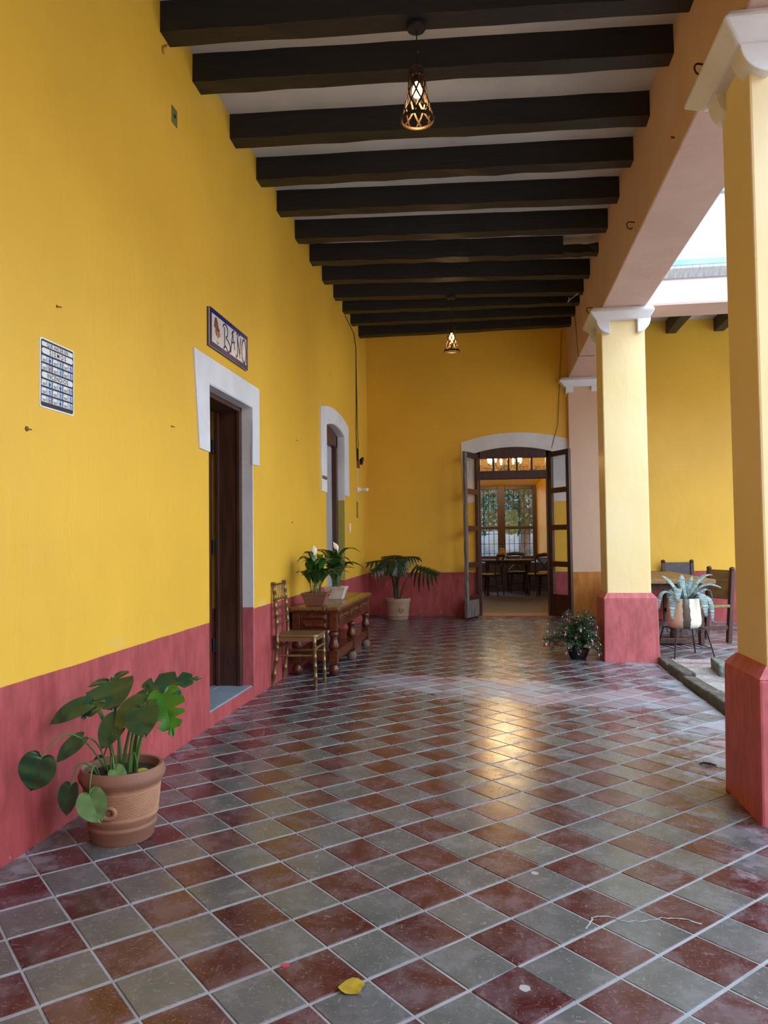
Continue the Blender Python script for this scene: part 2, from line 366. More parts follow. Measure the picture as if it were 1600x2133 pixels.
# mended cracks in the floor
def crack(pts, r=0.004):
    mb = MB(); q = []
    for u, v in pts:
        p = onz(u, v, 0); p = onz(u, v, fl(p.x, p.y)); q.append(p)
    w = []
    for a, b in zip(q[:-1], q[1:]):
        for k in range(4):
            p = a.lerp(b, k/4); w.append((p.x+random.uniform(-0.006, 0.006), p.y+random.uniform(-0.006, 0.006), fl(p.x, p.y)+0.0004))
    mb.tube(w, [r*random.uniform(0.5, 1.3) for _ in w], 5, 0.25); mb.build('crack_filling', M_GROUT, floor)
crack([(1222, 1935), (1232, 1915), (1250, 1908), (1283, 1912), (1300, 1920), (1340, 1918), (1378, 1912), (1420, 1913), (1472, 1927)], 0.0035)
crack([(1385, 1630-180), (1340, 1462), (1330, 1490), (1320, 1500)], 0.0022)
crack([(555, 1510), (548, 1530), (520, 1543), (485, 1543), (462, 1530)], 0.0025)

# ================================================================== LEFT WALL
def wall_y(mb, xa, xb, y0, y1, z0, z1, opens):
    """wall slab between xa and xb running along y; opens: (ya, yb, zb, top(y)) """
    y = y0
    for ya, yb, zb, top in sorted(opens):
        mb.box(xa, xb, y, ya, z0, z1)
        if zb > z0: mb.box(xa, xb, ya, yb, z0, zb)
        n = 14
        for k in range(n):
            a, b = lerp(ya, yb, k/n), lerp(ya, yb, (k+1)/n)
            mb.hexa([(xa,a,top(a)),(xb,a,top(a)),(xb,b,top(b)),(xa,b,top(b)),(xa,a,z1),(xb,a,z1),(xb,b,z1),(xa,b,z1)])
        y = yb
    mb.box(xa, xb, y, y1, z0, z1)
def wall_x(mb, ya, yb, x0, x1, z0, z1, opens):
    x = x0
    for xa, xb, zb, top in sorted(opens):
        mb.box(x, xa, ya, yb, z0, z1)
        if zb > z0: mb.box(xa, xb, ya, yb, z0, zb)
        n = 14
        for k in range(n):
            a, b = lerp(xa, xb, k/n), lerp(xa, xb, (k+1)/n)
            mb.hexa([(a,ya,top(a)),(b,ya,top(b)),(b,yb,top(b)),(a,yb,top(a)),(a,ya,z1),(b,ya,z1),(b,yb,z1),(a,yb,z1)])
        x = xb
    mb.box(x, x1, ya, yb, z0, z1)
def arch(c, half, zs, rise):
    return lambda t: zs+rise*(1-((t-c)/half)**2)
CEIL = 4.62
D1 = (5.11, 6.09); D2 = (8.97, 10.10); D1T = 2.425
a2 = arch((D2[0]+D2[1])/2, (D2[1]-D2[0])/2, 2.71, 0.075)
mb = MB(); wall_y(mb, XL-0.45, XL, -4.0, YB+0.4, -0.3, CEIL+0.3, [(D1[0], D1[1], 0.125, lambda t: D1T), (D2[0], D2[1], 0.10, a2)])
struct(mb.build('wall_left', M_WALL))
# white plaster surround, bath door
t1 = struct(empty('trim_1'))
MB().prism([(4.82,2.61),(4.92,1.945),(5.112,1.94),(5.102,D1T),(6.09,D1T),(6.075,1.945),(6.265,1.95),(6.275,2.61)], 'x', XL-0.004, XL+0.012).build('surround', M_WHITE, t1, bev=0.004)
m = MB(); m.box(XL-0.085, XL+0.006, D1[1]-0.006, D1[1]+0.01, 0.77, D1T); m.build('jamb_reveal', M_WHITE, t1)
m = MB(); m.box(XL-0.085, XL+0.004, D1[1]-0.006, D1[1]+0.01, 0.10, 0.77); m.build('jamb_dado', M_DADO, t1)
m = MB(); m.box(XL-0.085, XL+0.006, D1[0], D1[1], D1T-0.006, D1T+0.01); m.build('head_reveal', M_WHITE, t1)
# bath door: deep wooden lining, open leaf, hinges
d1 = struct(empty('door_1'))
m = MB(); m.box(XL-0.30, XL-0.085, D1[1]-0.035, D1[1]+0.02, 0.13, D1T); m.build('jamb_lining', M_DKWOOD, d1, bev=0.004)
m = MB(); m.box(XL-0.12, XL-0.09, D1[1]-0.05, D1[1]-0.03, 0.13, D1T-0.04); m.box(XL-0.30, XL-0.27, D1[1]-0.055, D1[1]-0.03, 0.13, D1T-0.04); m.build('stop_moulding', M_DKWOOD, d1, bev=0.004)
m = MB(); m.box(XL-0.30, XL-0.085, D1[0]-0.02, D1[1], D1T-0.045, D1T+0.01); m.build('head_lining', M_DKWOOD, d1, bev=0.004)
m = MB(); m.box(XL-0.30, XL-0.085, D1[0]-0.02, D1[0]+0.03, 0.13, D1T); m.build('jamb_lining', M_DKWOOD, d1, bev=0.004)
leaf = MB().box(XL-1.10, XL-0.325, D1[1]-0.10, D1[1]-0.055, 0.14, D1T-0.05).build('door_leaf', M_DKWOOD, d1, bev=0.004)
for z in (0.42, 1.22, 2.05):
    m = MB(); m.box(XL-0.345, XL-0.295, D1[1]-0.068, D1[1]-0.050, z, z+0.10); m.tube([(XL-0.312, D1[1]-0.070, z-0.005), (XL-0.312, D1[1]-0.070, z+0.105)], 0.010); m.build('hinge', M_IRON, d1)
# raised tiled threshold
th = struct(MB().box(XL-0.9, XL-0.004, D1[0]-0.01, D1[1]+0.01, 0.0, 0.128).build('threshold', M_GROUT))
for a in range(3):
    for b in range(3):
        y0 = D1[0]+0.005+b*0.325; x1 = XL-0.012-a*0.255
        MB().box(x1-0.25, x1, y0, y0+0.32, 0.12, 0.134).build('tile', M_GREYTILE, th, bev=0.002)
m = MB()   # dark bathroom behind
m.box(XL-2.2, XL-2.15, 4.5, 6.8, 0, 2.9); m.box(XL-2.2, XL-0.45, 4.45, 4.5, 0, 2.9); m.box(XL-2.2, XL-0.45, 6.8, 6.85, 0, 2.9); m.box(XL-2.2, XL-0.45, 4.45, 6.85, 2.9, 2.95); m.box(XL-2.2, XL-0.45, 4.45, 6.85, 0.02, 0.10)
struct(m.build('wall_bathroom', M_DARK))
# arched surround of the second door
t2 = struct(empty('trim_2'))
oy0, oy1 = 8.65, 10.42; ao = arch((oy0+oy1)/2, (oy1-oy0)/2, 2.875, 0.10)
def arch_band(y0, y1, fo, i0, i1, fi, legL, legR, n=16):
    out = [(lerp(y0, y1, k/n), fo(lerp(y0, y1, k/n))) for k in range(n+1)]
    inn = [(lerp(i1, i0, k/n), fi(lerp(i1, i0, k/n))) for k in range(n+1)]
    return [(y0+0.03, legL)]+out+[(y1, legR), (i1, legR)]+inn+[(i0, legL)]
MB().prism(arch_band(oy0, oy1, ao, D2[0], D2[1], a2, 1.89, 1.92), 'x', XL-0.004, XL+0.014).build('surround', M_WHITE, t2)
m = MB(); m.box(XL-0.09, XL+0.006, D2[1]-0.006, D2[1]+0.01, 1.85, 2.72); m.build('jamb_reveal', M_WHITE, t2)
m = MB(); m.box(XL-0.09, XL+0.004, D2[1]-0.005, D2[1]+0.01, 0.78, 1.85); m.build('jamb_paint', plain('olive_paint', (0.42, 0.36, 0.07), (0.36, 0.31, 0.07), 4, 0.6), t2)
m = MB(); n = 14
for k in range(n):
    a, b = lerp(*D2, k/n), lerp(*D2, (k+1)/n)
    m.hexa([(XL-0.09,a,a2(a)-0.006),(XL+0.006,a,a2(a)-0.006),(XL+0.006,b,a2(b)-0.006),(XL-0.09,b,a2(b)-0.006),(XL-0.09,a,a2(a)+0.01),(XL+0.006,a,a2(a)+0.01),(XL+0.006,b,a2(b)+0.01),(XL-0.09,b,a2(b)+0.01)])
m.build('arch_reveal', M_WHITE, t2)
MB().box(XL+0.0135, XL+0.0165, 8.70, 8.955, 2.035, 2.075).build('tape_strip', flat('brown_tape', (0.16, 0.09, 0.03), 0.4), t2)
d2 = struct(empty('door_2'))
for nm, q in (('frame_post', (XL-0.19, XL-0.085, D2[1]-0.085, D2[1]+0.02, 0.12, 2.72)), ('frame_post', (XL-0.19, XL-0.085, D2[0]-0.02, D2[0]+0.085, 0.12, 2.72))): MB().box(*q).build(nm, M_DKWOOD, d2, bev=0.006)
MB().prism([(D2[0]-0.01, 2.56), (D2[1]+0.01, 2.56), (D2[1]+0.01, 2.72)]+[(lerp(D2[1], D2[0], k/8), a2(lerp(D2[1], D2[0], k/8))+0.01) for k in range(9)]+[(D2[0]-0.01, 2.72)], 'x', XL-0.19, XL-0.085).build('frame_head', M_DKWOOD, d2)
M_GREYDOOR = plain('grey_painted_door', (0.42, 0.42, 0.43), (0.35, 0.35, 0.36), 4, 0.6)
lf = MB().box(XL-0.185, XL-0.150, D2[0]+0.08, D2[1]-0.08, 0.13, 2.57).build('door_leaf', M_GREYDOOR, d2, bev=0.003)
for z0, z1 in ((0.35, 1.2), (1.32, 2.42)): MB().box(XL-0.152, XL-0.143, D2[0]+0.2, D2[1]-0.2, z0, z1).build('panel', M_GREYDOOR, lf, bev=0.004)

# ================================================================== BACK WALL
BD = (-0.235, 0.965)
ab = arch((BD[0]+BD[1])/2, 0.6, 2.665, 0.085)
mb = MB(); wall_x(mb, YB, YB+0.45, XL-0.3, 8.0, -0.3, CEIL+0.5, [(BD[0], BD[1], 0.10, ab)])
struct(mb.build('wall_back', M_WALLB))
t3 = struct(empty('trim_3'))
ao3 = arch(0.40, 0.84, 2.835, 0.135)
MB().prism(arch_band(-0.44, 1.235, ao3, BD[0], BD[1], ab, 1.88, 1.88), 'y', YB-0.014, YB+0.004).build('surround', M_WHITE, t3)
m = MB()
for k in range(14):
    a, b = lerp(*BD, k/14), lerp(*BD, (k+1)/14)
    m.hexa([(a,YB-0.005,ab(a)-0.006),(b,YB-0.005,ab(b)-0.006),(b,YB+0.06,ab(b)-0.006),(a,YB+0.06,ab(a)-0.006),(a,YB-0.005,ab(a)+0.01),(b,YB-0.005,ab(b)+0.01),(b,YB+0.06,ab(b)+0.01),(a,YB+0.06,ab(a)+0.01)])
m.build('arch_reveal', M_WHITE, t3)
d3 = struct(empty('door_3'))
fy0, fy1 = YB+0.03, YB+0.16
for x0, x1 in ((BD[0]-0.01, -0.145), (0.875, BD[1]+0.01)): MB().box(x0, x1, fy0, fy1, 0.10, 2.69).build('frame_post', M_FRAME, d3, bev=0.006)
MB().prism([(BD[0], 2.58), (BD[1], 2.58)]+[(lerp(BD[1], BD[0], k/12), ab(lerp(BD[1], BD[0], k/12))) for k in range(13)], 'y', fy0, fy1).build('frame_head', M_FRAME, d3)
MB().box(-0.15, 0.88, fy0, fy1, 2.245, 2.375).build('transom_bar', M_FRAME, d3, bev=0.008)
tx = [(-0.145, 0.055), (0.075, 0.29), (0.31, 0.42), (0.44, 0.645), (0.67, 0.875)]
for k in range(4): MB().box(tx[k][1]-0.004, tx[k+1][0]+0.004, fy0+0.03, fy1-0.03, 2.37, 2.59).build('glazing_bar', M_FRAME, d3, bev=0.003)
def etched():
    t = NT('etched_glass'); v = t.coords(True, (1, 0, 1)); n = t.noise(v, 24, 4, 0.6, 2.2)
    lines = t.ramp(t.math('ABSOLUTE', t.math('SUBTRACT', n, 0.5)), 0.02, 0.05, 1.0, 0.0)
    sep = t.new('ShaderNodeSeparateXYZ'); t.link(v, sep.inputs[0])
    low = t.ramp(sep.outputs[2], 2.50, 2.42)
    f = t.math('MULTIPLY', lines, t.math('MULTIPLY_ADD', low, 0.65, 0.12))
    tr = t.new('ShaderNodeBsdfTransparent'); tr.inputs[0].default_value = (1, 0.97, 0.92, 1)
    d = t.new('ShaderNodeBsdfTranslucent'); d.inputs[0].default_value = (0.95, 0.9, 0.8, 1)
    k = t.new('ShaderNodeBsdfDiffuse'); k.inputs[0].default_value = (0.05, 0.045, 0.03, 1)
    a = t.new('ShaderNodeMixShader'); a.inputs[0].default_value = 0.22; t.link(tr.outputs[0], a.inputs[1]); t.link(d.outputs[0], a.inputs[2])
    b = t.new('ShaderNodeMixShader'); t.link(f, b.inputs[0]); t.link(a.outputs[0], b.inputs[1]); t.link(k.outputs[0], b.inputs[2])
    t.link(b.outputs[0], t.out.inputs[0]); return t.m
M_ETCH = etched()
for x0, x1 in tx: MB().box(x0-0.002, x1+0.002, YB+0.085, YB+0.091, 2.372, 2.585).build('pane', M_ETCH, d3)
MB().box(BD[0], BD[1], YB-0.02, YB+0.45, 0.05, 0.108).build('threshold', plain('orange_sill', (0.35, 0.13, 0.06), (0.22, 0.10, 0.06), 8, 0.7), d3)
def glazed_leaf(hinge, ang, sgn, worn):
    """tall glazed leaf swung out into the gallery"""
    L = empty('door_leaf', hinge, ang); L.parent = d3
    W, T, H0, H1 = 0.53, 0.045, 0.0, 2.53
    st = 0.075
    def bx(a, b, c, d, nm, mt): return MB().box(a, b, -T/2, T/2, c, d).build(nm, mt, L, bev=0.004)
    bx(0, st, H0, H1, 'stile', M_FRAME); bx(W-st, W, H0, H1, 'stile', M_WORN if worn else M_FRAME)
    zs = [0.30, 0.80, 1.36, 1.93, H1-0.02]
    for k, z in enumerate(zs): bx(st, W-st, z-(0.045 if k < 4 else 0.06), z+(0.035 if k < 4 else 0.02), 'rail', M_FRAME)
    bx(st, W-st, H0, 0.27, 'bottom_panel', M_WORN if worn else M_FRAME)
    for a, b in zip(zs[:-1], zs[1:]): MB().box(st, W-st, -0.002, 0.002, a+0.035, b-0.045).build('pane', M_GLASS, L)
    for z in (0.4, 1.3, 2.2): MB().tube([(0, 0, z), (0, 0, z+0.09)], 0.011).build('hinge', M_IRON, L)
    return L
glazed_leaf((-0.185, YB+0.01, 0.115), math.radians(248), 1, True)
glazed_leaf((0.925, YB+0.01, 0.115), math.radians(-60), -1, False)

# ================================================================== ARCADE
IX0, IX1 = 1.225, 1.685        # thickness of the arcade
LZ = 3.77
ar = MB(); ar.box(IX0, IX1, -4.0, YB, LZ, CEIL+0.5); ar.box(1.24, 1.70, 3.85, 4.2, LZ-0.02, LZ+0.05)
struct(ar.build('wall_right', M_PEACH, bev=0.012))
tr = MB(); tr.box(IX1, 8.0, 8.43, 8.90, 3.80, 5.30)
struct(tr.build('wall_patio', M_FACADE, bev=0.01))
struct(MB().box(IX1, 8.0, 8.435, 8.895, 3.788, 3.805).build('trim_4', M_PEACH))
co = MB(); co.prism([(8.43, 4.06), (8.40, 4.06), (8.33, 4.14), (8.33, 4.21), (8.43, 4.225)], 'x', IX1, 8.0); struct(co.build('trim_5', plain('weathered_cornice', (0.36, 0.38, 0.38), (0.50, 0.52, 0.52), 14, 0.9, bump=0.8, bscale=25, stretch=(4, 1, 0.4)), bev=0.004))
struct(MB().box(IX1, 8.0, 8.325, 8.43, 4.17, 4.235).build('trim_6', M_BLUE, bev=0.006))
struct(MB().box(IX1, 8.0, 8.428, 8.432, 4.234, 4.243).build('trim_7', flat('red_line', (0.5, 0.06, 0.08), 0.7)))
cp = MB(); cp.box(IX1, 8.0, 8.38, 8.44, 4.96, 5.12); cp.box(IX1, 8.0, 8.34, 8.44, 5.12, 5.22); cp.box(IX1, 8.0, 8.38, 8.44, 5.22, 5.30); struct(cp.build('trim_8', M_BLUE, bev=0.012))
def wavy(mb, x0, x1, y0, y1, z0, z1, n=10, amp=0.006, seed=0):
    rnd = random.Random(seed); rows = []
    for k in range(n+1):
        t = k/n; j = lambda: rnd.uniform(-amp, amp)
        rows.append([(lerp(x0, x1, t), lerp(y0[0], y0[1], t)+j(), z0+j()), (lerp(x0, x1, t), lerp(y1[0], y1[1], t)+j(), z0+j()),
                     (lerp(x0, x1, t), lerp(y1[0], y1[1], t)+j(), z1+j()), (lerp(x0, x1, t), lerp(y0[0], y0[1], t)+j(), z1+j())])
    base = len(mb.v); vs = [p for r in rows for p in r]; fs = []
    for k in range(n):
        for q in range(4): fs.append((k*4+q, k*4+(q+1) % 4, (k+1)*4+(q+1) % 4, (k+1)*4+q))
    fs += [(3, 2, 1, 0), (n*4, n*4+1, n*4+2, n*4+3)]
    mb.add(vs, fs)
def pillar(name, label, x0, x1, y0, y1, bx0, bx1, by0, by1, over, capz, bh):
    cx, cy = (x0+x1)/2, (y0+y1)/2; zf = fl(cx, cy)
    P = empty(name, (cx, cy, zf), 0, label, 'pillar', 'patio pillars')
    L = lambda a, b, c, d: (a-cx, b-cx, c-cy, d-cy)
    m = MB(); m.frustum(L(bx0-0.01, bx1+0.01, by0-0.01, by1+0.01), -0.06, L(bx0, bx1, by0, by1), bh-0.055-zf); m.build('base', M_DADO, P, bev=0.012)
    m = MB(); m.frustum(L(bx0, bx1, by0, by1), bh-0.056-zf, L(x0-0.005, x1+0.005, y0-0.005, y1+0.005), bh-zf); m.build('base_chamfer', M_DADO, P)
    m = MB(); m.frustum(L(x0, x1, y0, y1), bh-0.03-zf, L(x0, x1, y0, y1), capz-0.10-zf); m.build('shaft', M_SHAFT, P, bev=0.012)
    C = empty('capital', (0, 0, 0)); C.parent = P
    ol, orr, of, ob = over; zt = capz-zf
    m = MB(); a = L(x0-ol*0.45, x1+orr*0.45, y0-of*0.45, y1+ob*0.45); b = L(x0-ol, x1+orr, y0-of, y1+ob)
    b2 = L(x0-ol*0.75, x1+orr*0.75, y0-of*0.75, y1+ob*0.75)
    m.frustum(a, zt-0.135, b, zt-0.05); m.frustum(b, zt-0.05, b2, zt); m.build('abacus', M_WHITE, C, bev=0.012)
    for sx in (0, 1):
        for sy in (0, 1):
            X0 = (x0-0.055 if sx == 0 else x1-0.085)-cx; Y0 = (y0-0.055 if sy == 0 else y1-0.085)-cy
            m = MB(); prof = [(0, 0)]+[(0.14*math.cos(t)*1.0, -0.15*math.sin(t)) for t in [k*math.pi/2/8 for k in range(9)]]
            pts = []
            for p, q in prof: pts.append(((X0+0.14-p) if sx == 0 else (X0+p), zt-0.125+q))
            m.prism(pts, 'y', Y0, Y0+0.14); m.build('corbel', M_WHITE, C, bev=0.006)
    return P
pillar('pillar', 'cream pillar with pink base standing beside the pink flowering pot', 1.225, 1.68, 8.435, 8.88, 1.182, 1.735, 8.385, 8.935, (0.13, 0.09, 0.12, 0.14), LZ+0.005, 0.715)
pillar('pillar', 'nearest cream pillar with dark red base at the right edge', 1.268, 1.73, 3.80, 4.235, 1.215, 1.79, 3.745, 4.285, (0.15, 0.09, 0.15, 0.20), LZ+0.005, 0.70)
P = empty('pilaster', (1.44, YB-0.05, fl(1.44, YB)), 0, 'peach pilaster with orange foot on the end wall beside the double door', 'pilaster')
zf = fl(1.44, YB)
MB().box(-0.22, 0.235, -0.06, 0.05, -0.02, LZ-0.1-zf).build('shaft', M_PIL, P, bev=0.01)
C = empty('capital'); C.parent = P
m = MB(); m.frustum((-0.27, 0.27, -0.10, 0.05), LZ-0.14-zf, (-0.36, 0.31, -0.18, 0.05), LZ-0.05-zf); m.frustum((-0.36, 0.31, -0.18, 0.05), LZ-0.05-zf, (-0.31, 0.28, -0.14, 0.05), LZ-zf); m.build('abacus', M_WHITE, C, bev=0.008)
for xx in (-0.25, 0.13):
    m = MB(); m.prism([(0.05, LZ-0.13-zf)]+[(0.05-0.15*math.cos(t), LZ-0.13-zf-0.13*math.sin(t)) for t in [k*math.pi/16 for k in range(9)]], 'x', xx, xx+0.11); m.build('corbel', M_WHITE, C)

# ================================================================== CEILING AND BEAMS
c = MB(); c.box(XL-0.3, IX0+0.02, -4.0, YB+0.2, CEIL, CEIL+0.12); c.box(IX1-0.1, 8.0, 8.6, YB+0.2, CEIL, CEIL+0.12)
ceiling = struct(c.build('ceiling', M_CEIL))
LBp = [(340,98),(420,195),(490,308),(540,390),(580,452),(616,508),(647,553),(673,592),(695,627),(716,655),(732,680),(749,705)]
RBp = [(1435,25),(1389,140),(1349,264),(1312,350),(1284,425),(1261,486),(1242,535),(1224,581),(1209,615),(1197,637),(1185,660),(1177,682)]
BZ = 4.425; BW = 0.145
beams_y = []
for k, (l, r) in enumerate(zip(LBp, RBp)):
    yl = onz(l[0], l[1], BZ).y; yr = onz(r[0], r[1], BZ).y
    m = MB()
    if k == 6:      # one beam has lost the upper half of its right end
        ye = lerp(yl, yr, 0.88); xe = lerp(XL, IX0, 0.88)
        wavy(m, XL-0.10, xe, (yl-BW, ye-BW), (yl, ye), BZ-0.01, CEIL+0.01, 14, 0.010, k); wavy(m, xe-0.1, IX0+0.05, (ye-BW, yr-BW), (ye, yr), BZ, BZ+0.10, 6, 0.012, 99)
    else: wavy(m, XL-0.10, IX0+0.05, (yl-BW, yr-BW), (yl, yr), BZ, CEIL+0.01, 14, 0.006, k)
    m.build('beam', M_BEAM, ceiling); beams_y.append((yl, yr))
for y in (0.65, 1.29, 1.93, 2.57, 3.20, 3.82):
    m = MB(); wavy(m, XL-0.10, IX0+0.05, (y-BW, y-BW), (y, y), BZ, CEIL+0.01, 10, 0.006, int(y*100)); m.build('beam', M_BEAM, ceiling)
for k in range(7):
    x = 2.02+0.70*k
    m = MB(); m.box(x, x+0.15, 8.8, YB+0.1, 4.42, CEIL+0.01); m.build('beam', M_BEAM, ceiling, bev=0.008)
struct(MB().box(XL-0.3, IX1, -4.1, -4.0, -0.3, CEIL+0.3).build('wall_rear', M_WALL))

# ================================================================== PATIO
g = MB()
rows = []
rg = random.Random(3)
for a in range(41):
    rows.append([(lerp(RX-0.02, 14, (b/30)**1.3), lerp(-8, 8.55, a/40), -0.030+rg.uniform(-0.014, 0.014)) for b in range(31)])
g.grid(rows)
ground = struct(g.build('patio_ground', M_EARTH, smooth=True))
def stone(x, y, lx, ly, h, mt, rz=0.0, seed=0):
    rn = random.Random(seed); m = MB()
    def q(a, b, c): return (a*lx/2+rn.uniform(-0.012, 0.012), b*ly/2+rn.uniform(-0.012, 0.012), c+rn.uniform(-0.008, 0.008))
    m.hexa([q(-1,-1,-0.12), q(1,-1,-0.12), q(1,1,-0.12), q(-1,1,-0.12), q(-1,-1,h), q(1,-1,h), q(1,1,h), q(-1,1,h)])
    o = m.build('kerb_stone', mt, ground, bev=0.016); o.location = (x, y, 0); o.rotation_euler = (0, 0, rz); return o
ys = [8.46, 7.92, 7.30, 6.55, 5.85, 5.15, 4.5]
for k in range(6): stone(1.770, (ys[k]+ys[k+1])/2, 0.115, ys[k]-ys[k+1]-0.035, 0.050+0.012*(k % 2), M_STONE, random.uniform(-0.03, 0.03), k)
stone(2.10, 8.48, 0.55, 0.10, 0.005, M_CONC, 0.0, 21); stone(2.72, 8.48, 0.66, 0.10, 0.005, M_CONC, 0.01, 22); stone(3.45, 8.48, 0.76, 0.10, 0.005, M_CONC, 0.0, 23)
for k, (x, y, l) in enumerate(((2.27, 7.95, 0.48), (2.33, 7.40, 0.56), (2.40, 6.75, 0.66), (2.47, 6.0, 0.7))): stone(x, y, 0.20, l, 0.075, M_STONEG, -0.10, 31+k)
# far sides of the patio, unseen; added to hold back low sky light
struct(MB().box(12.0, 12.4, -9.5, 9.0, -0.2, 5.3).build('wall_unseen_far', M_PEACH))
struct(MB().box(IX1, 12.4, -9.9, -9.5, -0.2, 5.3).build('wall_unseen_near', M_PEACH))

# ================================================================== ROOM BEHIND THE DOUBLE DOOR
RY0, RY1 = YB+0.45, 18.0
M_ROOM = wall_paint('room_yellow', (0.78, 0.47, 0.05), (0.012, 0.013, 0.045), 0.86, 0.0)
m = MB(); m.box(-2.6, -2.5, RY0, RY1+0.7, -0.1, 3.7); struct(m.build('wall_room_left', M_ROOM))
m = MB(); m.box(2.4, 2.5, RY0, RY1+0.7, -0.1, 3.7); struct(m.build('wall_room_right', M_ROOM))
m = MB(); m.box(-2.6, 2.5, RY0, RY1+0.7, 3.6, 3.7); struct(m.build('ceiling_room', M_CEIL))
m = MB(); m.box(-2.6, 2.5, RY0-0.02, RY1+0.7, -0.1, 0.105); fr = struct(m.build('floor_room', plain('room_floor', (0.030, 0.024, 0.020), (0.020, 0.015, 0.013), 4, 0.5)))
WX0, WX1, WZ0, WZ1, WY = -0.57, 1.10, 0.80, 2.57, 18.5
m = MB()
a, b = -0.80, 1.33
m.box(-2.6, a, RY1, RY1+0.7, -0.1, 3.7); m.box(b, 2.5, RY1, RY1+0.7, -0.1, 3.7); m.box(a, b, RY1, RY1+0.7, -0.1, WZ0-0.06); m.box(a, b, RY1, RY1+0.7, 2.80, 3.7)
m.hexa([(a,RY1,WZ0-0.06),(a,RY1+0.7,WZ0-0.06),(WX0,RY1+0.7,WZ0-0.06),(WX0,WY,WZ0-0.06),(a,RY1,2.8),(a,RY1+0.7,2.8),(WX0,RY1+0.7,2.8),(WX0,WY,2.8)])
m.hexa([(b,RY1,WZ0-0.06),(b,RY1+0.7,WZ0-0.06),(WX1,RY1+0.7,WZ0-0.06),(WX1,WY,WZ0-0.06),(b,RY1,2.8),(b,RY1+0.7,2.8),(WX1,RY1+0.7,2.8),(WX1,WY,2.8)])
m.prism([(RY1, 2.8), (RY1+0.7, 2.8), (RY1+0.7, WZ1), (WY, WZ1)], 'x', a, b)
struct(m.build('wall_room_far', M_ROOM))
w1 = struct(empty('window_1'))
mid = (WX0+WX1)/2
for x0, x1 in ((WX0, WX0+0.07), (mid-0.09, mid+0.09), (WX1-0.10, WX1)): MB().box(x0, x1, WY, WY+0.08, WZ0, WZ1).build('stile', M_FRAME, w1, bev=0.006)
for z0, z1 in ((WZ0, WZ0+0.09), (1.53, 1.60), (WZ1-0.09, WZ1)):
    for x0, x1 in ((WX0+0.07, mid-0.09), (mid+0.09, WX1-0.10)): MB().box(x0, x1, WY+0.01, WY+0.07, z0, z1).build('rail', M_FRAME, w1, bev=0.006)
for x0, x1 in ((WX0+0.07, mid-0.09), (mid+0.09, WX1-0.10)):
    for z0, z1 in ((WZ0+0.09, 1.53), (1.60, WZ1-0.09)): MB().box(x0, x1, WY+0.035, WY+0.041, z0, z1).build('pane', M_GLASS, w1)
for k in range(14):
    x = WX0+0.05+k*0.121; MB().tube([(x, WY+0.22, WZ0-0.05), (x, WY+0.22, WZ1+0.02)], 0.009, 6).build('bar', M_IRON, w1)
for z in (0.95, 1.18, 1.42, 2.2): MB().tube([(WX0-0.05, WY+0.22, z), (WX1+0.05, WY+0.22, z)], 0.007, 6).build('cross_bar', M_IRON, w1)
# street outside the window
struct(MB().box(-14, 16, RY1+0.7, 40, -0.2, 0.0).build('street_ground', plain('street_paving', (0.17, 0.17, 0.17), (0.12, 0.12, 0.12), 2, 0.9)))
struct(MB().box(-14, 16, 30, 30.4, 0, 4.6).build('street_wall', plain('street_wall_paint', (0.22, 0.24, 0.27), (0.07, 0.08, 0.09), 0.9, 0.9)))
M_TREE = plain('tree_leaves', (0.014, 0.042, 0.016), (0.036, 0.078, 0.026), 1.2, 0.6)
M_BARK = plain('tree_bark', (0.10, 0.075, 0.055), (0.05, 0.037, 0.028), 6, 0.9, bump=0.6, bscale=14)
def street_tree(x, y, h, crown, label, seed, low):
    rn = random.Random(seed); T = empty('street_tree', (x, y, 0), 0, label, 'tree', 'street trees outside the far window')
    m = MB(); m.tube([(0, 0, 0), (0.05, 0, h*0.3), (-0.05, 0.1, h*0.6), (0.1, 0, h*0.9)], [0.17, 0.14, 0.10, 0.04], 8)
    for k in range(7):
        an = rn.uniform(0, 6.28); z = rn.uniform(0.35, 0.7)*h; m.tube([(0, 0, z), (crown*0.5*math.cos(an), crown*0.5*math.sin(an), z+0.5), (crown*0.9*math.cos(an), crown*0.9*math.sin(an), z+0.7)], [0.06, 0.035, 0.012], 6)
    m.build('trunk', M_BARK, T, smooth=True)
    m = MB()
    for k in range(6500):
        an = rn.uniform(0, 6.283); r = crown*rn.random()**0.5; z = low+(h-low+0.8)*rn.random(); r *= 0.55+0.5*math.sin(math.pi*min(1, max(0, (z-low)/(h-low+0.8))))
        p = Vector((r*math.cos(an), r*math.sin(an), z)); s = rn.uniform(0.10, 0.20)
        d = Vector((rn.uniform(-1, 1), rn.uniform(-1, 1), rn.uniform(-0.8, 0.3))).normalized(); q = d.cross(Vector((rn.uniform(-1, 1), rn.uniform(-1, 1), 1))).normalized()
        m.add([p, p+d*s*0.5+q*s*0.3, p+d*s, p+d*s*0.5-q*s*0.3], [(0, 1, 2, 3)])
    o = m.build('foliage', M_TREE, T); o['kind'] = 'stuff'
street_tree(0.95, 22.4, 4.8, 1.55, 'leafy street tree behind the right half of the far barred window', 5, 1.5)
street_tree(-0.95, 26.2, 4.8, 1.75, 'leafy street tree behind the left half of the far barred window', 6, 1.5)
